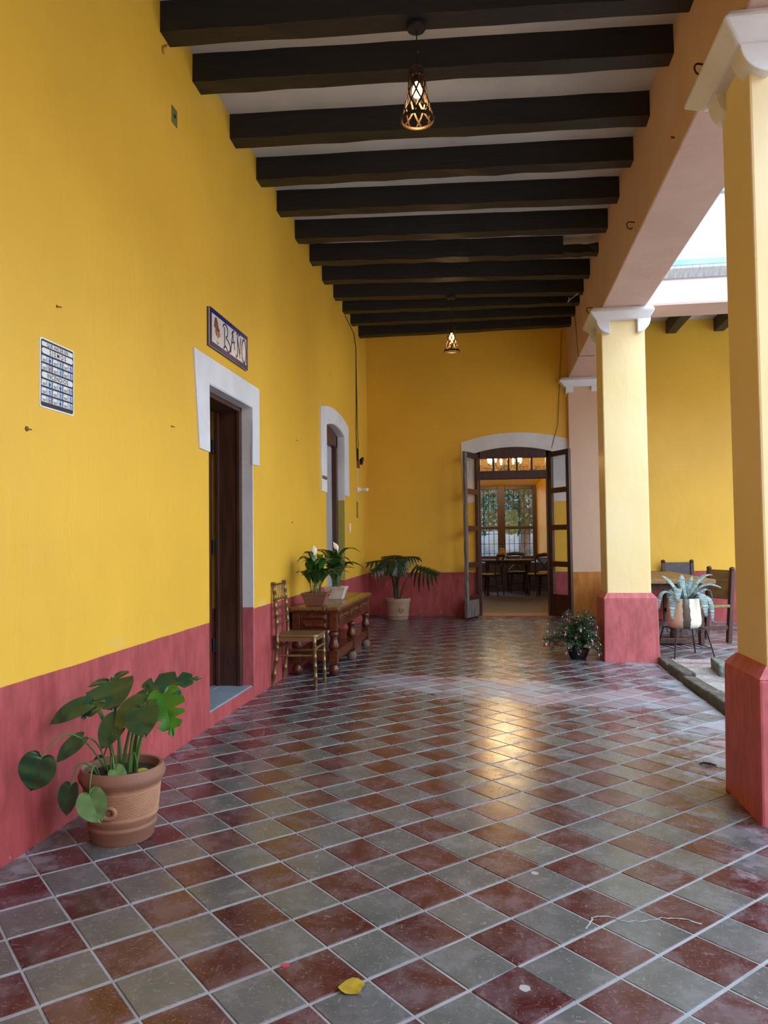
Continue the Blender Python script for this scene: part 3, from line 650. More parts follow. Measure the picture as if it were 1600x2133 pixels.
# chandelier
def chandelier(x, y, z):
    C = empty('chandelier', (x, y, z), 0, 'lit chandelier seen through the transom of the double door', 'chandelier')
    m = MB(); m.tube([(0, 0, 0.0), (0, 0, 3.6-z)], 0.008, 6); m.build('stem', M_IRON, C)
    m = MB(); m.lathe([(0.002, -0.22), (0.05, -0.17), (0.03, -0.08), (0.06, -0.02), (0.03, 0.06), (0.008, 0.16)], 14); m.build('hub', M_IRON, C, smooth=True)
    for k in range(8):
        an = 2*math.pi*k/8+0.2; cx, sy = math.cos(an), math.sin(an)
        m = MB(); m.tube([(0.03*cx, 0.03*sy, -0.05), (0.14*cx, 0.14*sy, -0.14), (0.27*cx, 0.27*sy, -0.10), (0.32*cx, 0.32*sy, 0.0)], 0.008, 6); m.lathe([(0.002, 0.0), (0.035, 0.012), (0.028, 0.02)], 10, (0.32*cx, 0.32*sy, 0)); a = m.build('arm', M_IRON, C)
        m = MB(); m.lathe([(0.011, 0.015), (0.012, 0.06), (0.024, 0.085), (0.022, 0.115), (0.004, 0.15)], 10, (0.32*cx, 0.32*sy, 0)); m.build('bulb', M_CHBULB, C, smooth=True)
    L = bpy.data.lights.new('chandelier_glow', 'POINT'); L.energy = 48; L.color = (1.0, 0.72, 0.40); L.shadow_soft_size = 0.25
    lo = bpy.data.objects.new('chandelier_glow', L); COL.objects.link(lo); lo.location = (0, 0, 0.32); lo.parent = C
M_CHBULB = flat('chandelier_bulb', (1.0, 0.66, 0.28), 0.4, emit=110.0)
chandelier(0.30, 15.2, 2.77)
M_CHAIRDK = plain('black_brown_chair', (0.022, 0.015, 0.012), (0.012, 0.008, 0.007), 8, 0.4)
M_CANE = plain('cane_seat', (0.26, 0.17, 0.075), (0.20, 0.12, 0.05), 30, 0.7)
def cross_chair():
    C = empty('cross_back_chair')
    MB().lathe([(0.002, 0.44), (0.20, 0.44), (0.212, 0.455), (0.20, 0.47), (0.002, 0.472)], 24).build('seat', M_CANE, C, smooth=True)
    MB().lathe([(0.19, 0.405), (0.215, 0.41), (0.218, 0.44), (0.19, 0.445)], 24, cap=False).build('seat_rim', M_CHAIRDK, C, smooth=True)
    for s in (-1, 1):
        MB().tube([(0.17, s*0.15, 0.44), (0.20, s*0.18, 0)], [0.020, 0.014], 8).build('leg', M_CHAIRDK, C, smooth=True)
        MB().tube([(-0.24, s*0.17, 0), (-0.19, s*0.185, 0.45), (-0.225, s*0.195, 0.72), (-0.25, s*0.18, 0.86)], [0.014, 0.018, 0.017, 0.016], 8).build('back_post', M_CHAIRDK, C, smooth=True)
        MB().tube([(-0.195, s*0.18, 0.47), (-0.215, 0.0, 0.64), (-0.245, -s*0.16, 0.80)], 0.011, 6).build('cross_slat', M_CHAIRDK, C)
        MB().tube(bez((0.18, s*0.165, 0.20), (0.15, s*0.1, 0.42), (0.02, s*0.14, 0.42)), 0.008, 6).build('brace', M_CHAIRDK, C)
    MB().tube([(-0.25, -0.19, 0.845), (-0.275, 0, 0.862), (-0.25, 0.19, 0.845)], [0.024, 0.028, 0.024], 8, 1.4).build('top_rail', M_CHAIRDK, C, smooth=True)
    MB().tube([(0.185, 0.165, 0.2), (0.0, 0.0, 0.2), (-0.215, -0.175, 0.2)], 0.008, 6).build('stretcher', M_CHAIRDK, C)
    MB().tube([(0.185, -0.165, 0.2), (0.0, 0.0, 0.2), (-0.215, 0.175, 0.2)], 0.008, 6).build('stretcher', M_CHAIRDK, C)
    return C
ch = cross_chair(); RZ = 0.106
for k, (u, y, rz, lab) in enumerate(((1020, 16.35, 2.75, 'cross-back chair in the far room, leftmost, partly behind the open door leaf'),
                                    (1077, 17.35, -1.45, 'cross-back chair in the far room behind the table, nearest the window'),
                                    (1119, 16.35, 2.1, 'cross-back chair in the far room standing at the right of the table'),
                                    (1141, 17.15, 3.0, 'cross-back chair in the far room by the door edge, rightmost and half hidden'))):
    c = ch if k == 0 else copy_tree(ch)
    c.location = (ony(u, 1150, y).x, y, RZ); c.rotation_euler = (0, 0, rz); tag(c, lab, 'chair', 'cross-back chairs in the far room')
T = empty('dining_table', (0.42, 16.75, RZ), 0, 'dark dining table under the far window', 'table')
MB().box(-0.62, 0.50, -0.45, 0.45, 0.715, 0.75).build('tabletop', M_CHAIRDK, T, bev=0.006)
MB().box(-0.54, 0.42, -0.38, 0.38, 0.65, 0.715).build('apron', M_CHAIRDK, T)
for sx in (-0.50, 0.36):
    for sy in (-0.34, 0.34): MB().lathe([(0.022, 0), (0.028, 0.06), (0.022, 0.12), (0.040, 0.30), (0.030, 0.52), (0.042, 0.56), (0.042, 0.66)], 12, (sx, sy, 0)).build('leg', M_CHAIRDK, T, smooth=True)
J = empty('glass_jar', (ony(1046, 1150, 16.6).x, 16.6, RZ+0.751), 0, 'clear glass jar standing on the dark table in the far room', 'jar')
MB().lathe([(0.05, 0), (0.085, 0.02), (0.092, 0.10), (0.085, 0.20), (0.05, 0.25), (0.055, 0.27)], 16).build('body', glassy('jar_glass', (0.80, 0.82, 0.80), 0.25, 0.05), J, smooth=True)
MB().lathe([(0.056, 0.268), (0.058, 0.285), (0.03, 0.30), (0.012, 0.315), (0.016, 0.335)], 12).build('lid', M_IRON, J, smooth=True)

# ================================================================== WALL SIGNS
def on_left_wall(y, z, off=0.0):    # text plane: +X text -> +Y world, +Y text -> +Z, normal +X
    return Matrix(((0, 0, 1, XL+off), (1, 0, 0, y), (0, 1, 0, z), (0, 0, 0, 1)))
S = empty('bathroom_sign', (XL, 5.505, 2.83), 0, 'white ceramic tile sign with blue border reading BAÑO above the bath door', 'sign')
sw, sh = 0.42, 0.137
MB().box(-0.002, 0.011, -sw-0.004, sw-0.004, -sh-0.004, sh-0.002).build('backing', flat('sign_backing', (0.10, 0.075, 0.06), 0.8), S)
for k in range(3):
    a = -sw+k*2*sw/3; MB().box(0.010, 0.021, a+0.0012, a+2*sw/3-0.0012, -sh, sh).build('tile', M_GLAZE, S, bev=0.003)
bt = 0.034
for q in ((-sw, sw, sh-bt, sh), (-sw, sw, -sh, -sh+bt), (-sw, -sw+bt, -sh+bt, sh-bt), (sw-bt, sw, -sh+bt, sh-bt)): MB().box(0.0205, 0.0225, *q).build('blue_border', M_COBALT, S)
def stroke(pts, r, mat, nm, x=0.0222):
    P = []
    for i in range(len(pts)-1):
        for k in range(3): t = k/3; P.append((x, lerp(pts[i][0], pts[i+1][0], t), lerp(pts[i][1], pts[i+1][1], t)))
    P.append((x, *pts[-1])); m = MB(); m.tube(P, r, 6, 1.0)
    m.v = [(x+(p[0]-x)*0.12, p[1], p[2]) for p in m.v]; return m.build(nm, mat, S)
def curve(c): # smooth through points
    out = []; n = len(c)
    for i in range(n-1):
        p0, p1, p2, p3 = c[max(i-1, 0)], c[i], c[i+1], c[min(i+2, n-1)]
        for k in range(5):
            t = k/5; out.append(tuple(0.5*((2*p1[d])+(-p0[d]+p2[d])*t+(2*p0[d]-5*p1[d]+4*p2[d]-p3[d])*t*t+(-p0[d]+3*p1[d]-3*p2[d]+p3[d])*t**3) for d in (0, 1)))
    return out+[c[-1]]
lt = 0.0080
stroke([(-0.125, 0.068), (-0.118, -0.078)], lt, M_COBALT, 'letter_b_stem')
stroke(curve([(-0.16, 0.062), (-0.13, 0.088), (-0.09, 0.090), (-0.055, 0.062), (-0.06, 0.02), (-0.09, -0.002), (-0.05, -0.015), (-0.005, -0.045), (-0.01, -0.085), (-0.05, -0.098), (-0.10, -0.070), (-0.145, -0.095)]), lt, M_COBALT, 'letter_b_bowls')
stroke([(0.010, -0.088), (0.062, 0.080)], lt, M_COBALT, 'letter_a'); stroke([(0.056, 0.080), (0.105, -0.050)], lt*0.8, M_COBALT, 'letter_a'); stroke([(0.035, -0.004), (0.105, 0.010)], lt*0.9, M_COBALT, 'letter_a'); stroke(curve([(0.035, 0.060), (0.062, 0.085), (0.095, 0.092)]), lt, M_COBALT, 'letter_a')
stroke(curve([(0.128, -0.078), (0.155, -0.088), (0.172, -0.04), (0.168, 0.075)]), lt*0.9, M_COBALT, 'letter_n'); stroke([(0.168, 0.075), (0.228, -0.082)], lt*0.9, M_COBALT, 'letter_n'); stroke(curve([(0.226, -0.05), (0.236, 0.03), (0.255, 0.086)]), lt*0.9, M_COBALT, 'letter_n')
stroke(curve([(0.148, 0.082), (0.165, 0.104), (0.195, 0.088), (0.225, 0.104)]), lt*0.9, M_COBALT, 'tilde')
stroke(curve([(0.325+0.052*math.cos(t), -0.005+0.092*math.sin(t)) for t in [k*math.pi/6 for k in range(13)]]), lt, M_COBALT, 'letter_o')
M_MOTIF = flat('brown_glaze', (0.20, 0.065, 0.040), 0.35); M_MOTIF2 = flat('tan_glaze', (0.40, 0.17, 0.07), 0.35)
def blob(pts, mat, nm, x): MB().prism(pts, 'x', x, x+0.0012).build(nm, mat, S)
blob(curve([(-0.335, 0.03), (-0.325, 0.075), (-0.295, 0.092), (-0.265, 0.065), (-0.25, 0.03), (-0.225, 0.018), (-0.235, 0.002), (-0.29, 0.0), (-0.345, 0.022)]), M_MOTIF, 'hat_motif', 0.0208)
blob(curve([(-0.31, 0.0), (-0.25, 0.005), (-0.215, -0.01), (-0.225, -0.035), (-0.26, -0.048), (-0.262, -0.062), (-0.275, -0.045), (-0.305, -0.03)]), M_MOTIF2, 'face_motif', 0.0208)
blob([(-0.318, 0.0), (-0.30, 0.0), (-0.285, -0.04), (-0.30, -0.035)], M_MOTIF, 'hair_motif', 0.0215)
stroke([(-0.29, -0.075), (-0.262, -0.094), (-0.245, -0.078)], 0.003, M_MOTIF, 'collar_motif')
# safety notice
N = empty('safety_notice', (XL, 3.215, 2.067), 0, 'black and white safety notice headed SISMOS and INCENDIOS on the yellow wall', 'sign')
nw, nh = 0.138, 0.155
def rrect(w, h, r, cy=0, cz=0, n=5):
    out = []
    for sx, sy, a0 in ((1, 1, 0), (-1, 1, 90), (-1, -1, 180), (1, -1, 270)):
        for k in range(n+1):
            t = math.radians(a0+90*k/n); out.append((cy+sx*(w-r)+r*math.cos(t), cz+sy*(h-r)+r*math.sin(t)))
    return out
MB().prism(rrect(nw, nh, 0.012), 'x', 0, 0.004).build('backing', M_PAPER, N)
MB().prism(rrect(nw-0.008, nh-0.007, 0.010), 'x', 0.003, 0.0048).build('black_panel', M_BLACK, N)
def strip(w, h, r, z, body, size, sx, space=1.0):
    MB().prism(rrect(w, h, r, 0, z), 'x', 0.0045, 0.0054).build('title_strip', M_PAPER, N)
    text_mesh(body, size, M_BLACK, 'lettering', N, Matrix(((0, 0, 1, 0.0056), (1, 0, 0, 0), (0, 1, 0, z-0.001), (0, 0, 0, 1))), extrude=0.0002, sx=sx, space=space)
strip(0.125, 0.0100, 0.003, 0.1290, 'QUE HACER EN:', 0.0215, 1.05, 1.1)
strip(0.125, 0.0130, 0.012, 0.0985, 'SISMOS', 0.0290, 1.0, 1.55)
strip(0.125, 0.0130, 0.012, -0.0085, 'INCENDIOS', 0.0285, 1.0, 1.18)
def person(m, cy, cz, s):
    m.prism([(cy+s*0.28*math.cos(t), cz+s*0.75+s*0.26*math.sin(t)) for t in [k*math.pi/4 for k in range(8)]], 'x', 0.0054, 0.006)
    m.prism([(cy-s*0.5, cz+s*0.35), (cy+s*0.5, cz+s*0.35), (cy+s*0.62, cz-s*0.4), (cy+s*0.35, cz-s*0.4), (cy+s*0.3, cz-s*0.95), (cy-s*0.3, cz-s*0.95), (cy-s*0.35, cz-s*0.4), (cy-s*0.62, cz-s*0.4)], 'x', 0.0054, 0.006)
def runner(m, cy, cz, s):
    m.prism([(cy+s*(0.1+0.2*math.cos(t)), cz+s*(0.75+0.2*math.sin(t))) for t in [k*math.pi/4 for k in range(8)]], 'x', 0.0054, 0.006)
    for a, b in (((0, 0.5), (0, -0.1)), ((0, -0.1), (0.5, -0.4)), ((0.5, -0.4), (0.4, -0.9)), ((0, -0.1), (-0.3, -0.9)), ((0, 0.4), (0.55, 0.1)), ((0, 0.4), (-0.45, 0.0))):
        d = Vector((b[0]-a[0], b[1]-a[1])).normalized()*0.1; n = Vector((-d.y, d.x))
        m.prism([(cy+s*(a[0]+n.x), cz+s*(a[1]+n.y)), (cy+s*(a[0]-n.x), cz+s*(a[1]-n.y)), (cy+s*(b[0]-n.x), cz+s*(b[1]-n.y)), (cy+s*(b[0]+n.x), cz+s*(b[1]+n.y))], 'x', 0.0054, 0.006)
pict = [['p', 'r', 'r'], ['x', 'r', 'r'], ['p', 'p', 'rr'], ['r', 'r', 'r'], ['x', 'p', 'r']]
for rr_, zc in enumerate((0.0625, 0.0265, -0.0435, -0.0795, -0.1155)):
    for cc in range(3):
        y0 = -0.127+cc*0.0855
        MB().box(0.0045, 0.0053, y0+0.001, y0+0.038, zc-0.0138, zc+0.0138).build('text_cell', M_PAPER, N)
        MB().box(0.0045, 0.0053, y0+0.0415, y0+0.0790, zc-0.0138, zc+0.0138).build('picture_cell', M_PALEBLUE, N)
        m = MB()
        for q in range(3): m.box(0.0052, 0.0056, y0+0.005+0.002*q, y0+0.036-0.003*q, zc-0.003-q*0.0042, zc-0.0008-q*0.0042)
        m.box(0.0052, 0.0056, y0+0.004, y0+0.006, zc+0.006, zc+0.012); m.build('small_print', M_BLACK, N)
        k = pict[rr_][cc]; yc = y0+0.0625; m = MB()
        if k == 'x':
            n = 14; pts = [(yc+0.0145*math.cos(2*math.pi*a/n), zc+0.0135*math.sin(2*math.pi*a/n)) for a in range(n)]; pin = [(yc+0.0115*math.cos(2*math.pi*a/n), zc+0.0105*math.sin(2*math.pi*a/n)) for a in range(n)]
            for a in range(n):
                b = (a+1) % n; m.prism([pts[a], pts[b], pin[b], pin[a]], 'x', 0.0056, 0.0061)
            m.build('prohibition_ring', M_REDPRINT, N); m = MB(); person(m, yc, zc, 0.0085)
        elif k == 'p': person(m, yc, zc, 0.0135)
        elif k == 'rr': runner(m, yc-0.008, zc, 0.013); runner(m, yc+0.009, zc, 0.013)
        else: runner(m, yc, zc, 0.0145)
        m.build('pictogram', M_BLUEPRINT, N)

# ================================================================== PENDANT LAMPS
def pendant(x, y, zbot, ztop, label, cord_r=0.004):
    """lattice lantern of riveted strips on a cord; origin at the ceiling rose"""
    L = empty('pendant_lamp', (x, y, ztop), 0, label, 'lamp', 'iron lattice pendant lamps')
    zb = zbot-ztop; H = 0.31; R0, R1 = 0.052, 0.098
    def rad(t): return lerp(0.056, 0.098, max(0, (t-0.30)/0.70)**1.15) if t > 0.30 else lerp(0.050, 0.056, t/0.30)
    m = MB(); m.lathe([(0.002, 0.0), (0.058, 0.0), (0.060, -0.018), (0.054, -0.030), (0.002, -0.032)], 20); m.build('ceiling_rose', M_IRON, L, smooth=True)
    m = MB(); m.tube([(0, 0, -0.03), (0.004, 0.0, (zb+H)*0.5), (0, 0, zb+H)], cord_r, 6); m.ball((0.004, 0, (zb+H)*0.6), 0.011, 8, 5); m.build('cord', M_IRON, L)
    m = MB(); m.lathe([(0.004, zb+H+0.02), (0.030, zb+H+0.012), (0.052, zb+H-0.02), (0.051, zb+H-0.055), (0.047, zb+H-0.055), (0.047, zb+H-0.02), (0.02, zb+H)], 20, cap=False); m.build('cap', M_LAMPCAGE, L, smooth=True)
    n = 8
    for s in (1, -1):
        for k in range(n):
            rows = []
            for q in range(11):
                t = q/10; a = 2*math.pi*k/n+s*t*1.75; r = rad(t)+(0.0012 if s > 0 else -0.0012); z = zb+H-0.03-t*(H-0.03); w = 0.105*0.056/r
                rows.append([(r*math.cos(a-w), r*math.sin(a-w), z), (r*math.cos(a+w), r*math.sin(a+w), z)])
            m = MB(); m.grid(rows); m.build('strip', M_LAMPCAGE, L, solid=0.0015)
    m = MB(); m.lathe([(0.100, zb+0.008), (0.104, zb), (0.104, zb-0.012), (0.096, zb-0.014), (0.094, zb), (0.100, zb+0.008)], 28, cap=False); m.build('bottom_ring', M_LAMPCAGE, L, smooth=True)
    m = MB(); m.lathe([(0.014, zb+H-0.02), (0.016, zb+H-0.07), (0.012, zb+H-0.085)], 12); m.build('socket', M_IRON, L)
    m = MB(); m.lathe([(0.012, zb+H-0.080), (0.018, zb+H-0.095), (0.030, zb+H-0.125), (0.031, zb+H-0.145), (0.022, zb+H-0.168), (0.003, zb+H-0.178)], 16); m.build('bulb', M_BULB, L, smooth=True)
    li = bpy.data.lights.new('lamp_glow', 'POINT'); li.energy = 4.5; li.color = (1.0, 0.62, 0.25); li.shadow_soft_size = 0.03
    lo = bpy.data.objects.new('lamp_glow', li); COL.objects.link(lo); lo.parent = L; lo.location = (0, 0, zb+H-0.20)
    return L
bl = beams_y[0]; yb1 = lerp(bl[0], bl[1], 0.48)-BW/2
p = onz(869, 66, BZ); pendant(p.x, yb1+0.03, ony(870, 262, yb1).z+0.055, BZ, 'nearest lattice pendant lamp hanging under the first beam')
bl = beams_y[8]; yb2 = lerp(bl[0], bl[1], 0.48)-BW/2
pendant(ony(941, 700, yb2).x, yb2, ony(941, 731, yb2).z, BZ, 'farther lattice pendant lamp hanging before the yellow end wall')

# ================================================================== CHIAVARI CHAIR
def turned(z0, z1, r, rings, rr=1.32, n=None):
    """radius profile of a bamboo-turned stick"""
    zs = sorted(set([z0, z1]+[q+d for q in rings for d in (-0.016, -0.010, -0.006, 0, 0.006, 0.010, 0.016)])); out = []
    for z in zs:
        f = 1.0
        for q in rings:
            d = abs(z-q)
            if d < 0.003: f = 1.18
            elif d < 0.008: f = 0.82
            elif d < 0.012: f = rr
        out.append((z, r*f))
    return out
def path_stick(fn, prof, seg=10):
    m = MB(); m.tube([fn(z) for z, r in prof], [r for z, r in prof], seg); return m
C = empty('chiavari_chair', (-1.735, 6.80, fl(-1.735, 6.80)), 0, 'bronze gold bamboo-turned chair beside the console table', 'chair')
hw = 0.178
def post(s):
    def fn(z):
        if z < 0.45: t = z/0.45; x = lerp(-0.205, -0.155, 1-(1-t)**1.7)
        else: t = (z-0.45)/0.47; x = lerp(-0.155, -0.190, t**1.3)
        return (x, s*hw, z)
    pr = turned(0.0, 0.92, 0.0165, [0.10, 0.22, 0.33, 0.38, 0.545, 0.62, 0.69, 0.765, 0.83, 0.90]); pr[-1] = (0.92, 0.019)
    return path_stick(fn, pr)
for s in (-1, 1):
    post(s).build('back_post', M_GOLD, C, smooth=True)
    pr = turned(0.0, 0.435, 0.0155, [0.08, 0.17, 0.25, 0.32, 0.345, 0.375]); path_stick(lambda z: (lerp(0.190, 0.180, z/0.435), s*(hw+0.005), z), pr).build('leg', M_GOLD, C, smooth=True)
    m = MB(); m.tube([(lerp(-0.175, 0.182, k/12), s*hw, 0.27) for k in range(13)], [0.010, 0.010, 0.010, 0.010, 0.010, 0.014, 0.010, 0.014, 0.010, 0.010, 0.010, 0.010, 0.010], 8); m.build('side_stretcher', M_GOLD, C, smooth=True)
    m = MB(); m.box(-0.15, 0.18, s*hw-0.009, s*hw+0.009, 0.395, 0.43); m.build('seat_rail', M_GOLD, C, bev=0.003)
for x in (0.182, -0.168):
    m = MB(); m.tube([(x, lerp(-hw, hw, k/14), 0.33) for k in range(15)], [0.009 if k % 2 else 0.013 for k in range(15)], 8); m.build('stretcher', M_GOLD, C, smooth=True)
m = MB(); m.box(0.168, 0.190, -hw, hw, 0.395, 0.43); m.build('seat_rail', M_GOLD, C, bev=0.003)
m = MB(); m.prism(rrect(0.195, 0.190, 0.05), 'z', 0.430, 0.452)
m.v = [(p[0]+0.015, p[1], p[2]) for p in m.v]; m.build('seat', M_GOLD, C, bev=0.007)
def bx(z): t = (z-0.45)/0.47; return lerp(-0.155, -0.190, t**1.3)
for z in (0.545, 0.615, 0.69, 0.765, 0.895):
    m = MB(); m.tube([(bx(z), lerp(-hw, hw, k/24), z) for k in range(25)], [0.0055 if k % 2 else 0.0095 for k in range(25)], 8); m.build('beaded_rail', M_GOLD, C, smooth=True)
for k in range(5):
    y = lerp(-hw, hw, (k+1)/6); pr = turned(0.765, 0.895, 0.0042, [0.80, 0.86], 1.35); path_stick(lambda z: (bx(z), y, z), pr, 8).build('spindle', M_GOLD, C, smooth=True)

# ================================================================== CONSOLE TABLE
TY0, TY1, TX0, TX1 = 7.12, 9.12, -1.925, -1.43
tz = fl(-1.7, 8.1)
T = empty('console_table', (TX0, TY0, tz), 0, 'carved red-brown wooden console table with drawers and bulbous legs', 'table')
W, D = TX1-TX0, TY1-TY0
for k in range(2): MB().box(0.0 if k == 0 else W-0.125, W-0.13 if k == 0 else W, 0.0, D, 0.615, 0.652).build('top_board', M_TABLETOP, T, bev=0.012)
MB().box(0.01, W-0.015, 0.015, D-0.015, 0.600, 0.617).build('top_moulding', M_TABLE, T, bev=0.006)
MB().box(0.03, W-0.05, 0.07, D-0.07, 0.435, 0.602).build('carcass', M_TABLE, T)
for xx in (0.03, W-0.105):
    for yy in (0.03, D-0.105): MB().box(xx, xx+0.075, yy, yy+0.075, 0.420, 0.602).build('corner_post', M_TABLE, T, bev=0.004)
# end panel facing the chair
m = MB(); m.frustum((0.11, W-0.11, 0.04, 0.07), 0.43, (0.11, W-0.11, 0.04, 0.07), 0.60); e = m.build('end_frame', M_TABLE, T)
for z0, z1 in ((0.525, 0.585), (0.445, 0.505)):
    m = MB(); x0, x1 = 0.13, W-0.13
    m.hexa([(x0,0.042,z0),(x1,0.042,z0),(x1,0.042,z1),(x0,0.042,z1),(x0+0.025,0.022,z0+0.02),(x1-0.025,0.022,z0+0.02),(x1-0.025,0.022,z1-0.02),(x0+0.025,0.022,z1-0.02)]); m.build('raised_panel', M_TABLE, e, bev=0.003)
# drawer fronts on the walk side
for k in range(3):
    y0 = 0.115+k*(D-0.23)/3+0.012; y1 = 0.115+(k+1)*(D-0.23)/3-0.012
    dr = MB().box(W-0.06, W-0.035, y0, y1, 0.475, 0.592).build('drawer', M_TABLE, T, bev=0.004)
    for q in ((y0+0.015, y1-0.015, 0.575, 0.585), (y0+0.015, y1-0.015, 0.482, 0.492), (y0+0.015, y0+0.028, 0.492, 0.575), (y1-0.028, y1-0.015, 0.492, 0.575)): MB().box(W-0.036, W-0.024, *q).build('moulding', M_TABLE, dr, bev=0.003)
    c = (y0+y1)/2
    for a, b in ((y0+0.05, c-0.05), (c+0.05, y1-0.05)):
        m = MB(); z0, z1 = 0.505, 0.562; m.hexa([(W-0.036,a,z0),(W-0.036,b,z0),(W-0.036,b,z1),(W-0.036,a,z1),(W-0.018,a+0.02,z0+0.018),(W-0.018,b-0.02,z0+0.018),(W-0.018,b-0.02,z1-0.018),(W-0.018,a+0.02,z1-0.018)]); m.build('raised_panel', M_TABLE, dr)
    m = MB(); m.lathe([(0.022, 0), (0.020, 0.004), (0.006, 0.008), (0.005, 0.018), (0.011, 0.026), (0.003, 0.032)], 12); m.v = [(W-0.036+p[2], c+p[0], 0.534+p[1]) for p in m.v]; m.build('pull', M_IRON, dr, smooth=True)
MB().box(W-0.06, W-0.038, 0.10, D-0.10, 0.435, 0.470).build('lower_rail', M_TABLE, T, bev=0.004)
M_FOOT = plain('scuffed_foot', (0.17, 0.12, 0.085), (0.09, 0.05, 0.03), 12, 0.7)
legp = [(0.030, 0.420), (0.046, 0.405), (0.050, 0.388), (0.040, 0.372), (0.034, 0.360), (0.040, 0.325), (0.054, 0.285), (0.052, 0.262), (0.036, 0.246), (0.045, 0.240)][::-1]
for xx in (0.068, W-0.068):
    for k in range(3):
        yy = (0.068, D/2, D-0.068)[k]
        MB().lathe(legp, 18, (xx, yy, 0)).build('turned_leg', M_TABLE, T, smooth=True)
        MB().box(xx-0.042, xx+0.042, yy-0.042, yy+0.042, 0.102, 0.242).build('leg_block', M_TABLE, T, bev=0.005)
        MB().lathe([(0.024, 0.0), (0.044, 0.012), (0.053, 0.045), (0.048, 0.075), (0.030, 0.097), (0.03, 0.105)], 18, (xx, yy, 0)).build('bun_foot', M_FOOT if (k and xx > 0.2) else M_TABLE, T, smooth=True)
for xx in (0.068, W-0.068): MB().box(xx-0.025, xx+0.025, 0.068, D-0.068, 0.135, 0.205).build('stretcher', M_TABLE, T, bev=0.004)
for yy in (0.068, D-0.068): MB().box(0.068, W-0.068, yy-0.02, yy+0.02, 0.135, 0.205).build('stretcher', M_TABLE, T, bev=0.004)
MB().box(0.05, W-0.05, 0.06, D-0.06, 0.200, 0.220).build('shelf', M_TABLE, T, bev=0.004)

# ================================================================== PLANTS
def strap_leaf(base, ctrl, tip, width, up=Vector((0, 0, 1)), n=9, fold=0.18, shape='lance'):
    pts = bez(base, ctrl, tip, n); m = MB(); rows = []
    for i, p in enumerate(pts):
        t = i/n; d = (pts[min(i+1, n)]-pts[max(i-1, 0)]).normalized()
        side = d.cross(up)
        if side.length < 0.1: side = d.cross(Vector((0.6, -0.8, 0.1)))
        side.normalize(); nr = side.cross(d).normalized()
        if shape == 'lance': w = width*max(0.06, math.sin(math.pi*min(1, max(0, (t-0.22)/0.78))**0.9)) if t > 0.22 else width*0.06
        else: w = width*(0.9 if t < 0.55 else max(0.10, math.cos((t-0.55)/0.45*math.pi/2))**0.55)
        rows.append([p-side*w/2+nr*(w*fold), p, p+side*w/2+nr*(w*fold)])
    m.grid(rows)
    for i in range(n+1):
        for b in range(3): m.uv[i*3+b] = (b/2, i/n)
    return m
def smooth_pts(c, sub):
    out = []; n = len(c)
    for i in range(n-1):
        p0, p1, p2, p3 = c[max(i-1, 0)], c[i], c[i+1], c[min(i+2, n-1)]
        for k in range(sub):
            t = k/sub; out.append(tuple(0.5*((2*p1[d])+(-p0[d]+p2[d])*t+(2*p0[d]-5*p1[d]+4*p2[d]-p3[d])*t*t+(-p0[d]+3*p1[d]-3*p2[d]+p3[d])*t**3) for d in (0, 1)))
    return out+[c[-1]]
def heart_leaf(base, tip, width, normal, fold=0.07, droop=0.14, slits=0):
    base, tip = Vector(base), Vector(tip); ax = tip-base; Ln = ax.length; ax.normalize()
    nr = (Vector(normal)-ax*Vector(normal).dot(ax)).normalized(); sd = ax.cross(nr)
    m = MB()
    ctl = [(0.02,0.0),(0.14,-0.10),(0.36,-0.16),(0.60,-0.13),(0.82,-0.02),(0.95,0.14),(1.0,0.30),(0.96,0.46),(0.85,0.61),(0.67,0.75),(0.45,0.86),(0.22,0.95),(0.06,0.99),(0.0,1.04)]
    out = [list(q) for q in smooth_pts(ctl, 2)]; n = len(out)-1
    cut = {}
    for k in range(slits):
        i0 = int(n*(0.42+0.40*k/max(1, slits-1 or 1))); cut[i0] = 0.40
    for s in (-1, 1):
        rows = []
        for i, (x, y) in enumerate(out):
            if i in cut: x *= cut[i]; y -= 0.05
            my = min(1.0, max(0.0, y*0.92+0.02)); row = []
            for q in range(5):
                f = q/4; X = s*x*f*width/2; Yl = lerp(my, y, f)
                z = abs(X)/width*2*fold*width - droop*Ln*Yl*Yl + 0.03*width*math.sin(f*3.0)*math.sin(i*0.9)
                row.append(base+ax*(Yl*Ln)+sd*X+nr*z)
            rows.append(row)
        m.grid(rows)
    return m
CAMN = (-FWD+Vector((0, 0, 0.55))).normalized()
# --- monstera
MY = 3.21; MX = -1.625
P = empty('potted_monstera', (MX, MY, fl(MX, MY)), 0, 'split-leaf monstera in a large terracotta pot by the red dado', 'potted plant')
off = Vector((MX, MY, fl(MX, MY)))
prof = [(0.002, 0.0), (0.128, 0.0), (0.134, 0.01), (0.143, 0.055), (0.147, 0.060), (0.147, 0.068), (0.142, 0.074), (0.146, 0.095), (0.152, 0.100), (0.154, 0.110), (0.152, 0.118)]
z = 0.122
while z < 0.222: prof += [(0.1515+0.10*(z-0.12), z), (0.1545+0.10*(z-0.12), z+0.003), (0.1515+0.10*(z-0.12), z+0.006)]; z += 0.0068
prof += [(0.164, 0.232), (0.170, 0.245), (0.181, 0.262), (0.184, 0.280), (0.178, 0.292), (0.176, 0.305), (0.170, 0.312), (0.158, 0.310), (0.152, 0.290), (0.150, 0.270)]
pot = MB().lathe(prof, 48, cap=False).build('pot', M_TERRA, P, smooth=True)
sp = MB(); pts = []
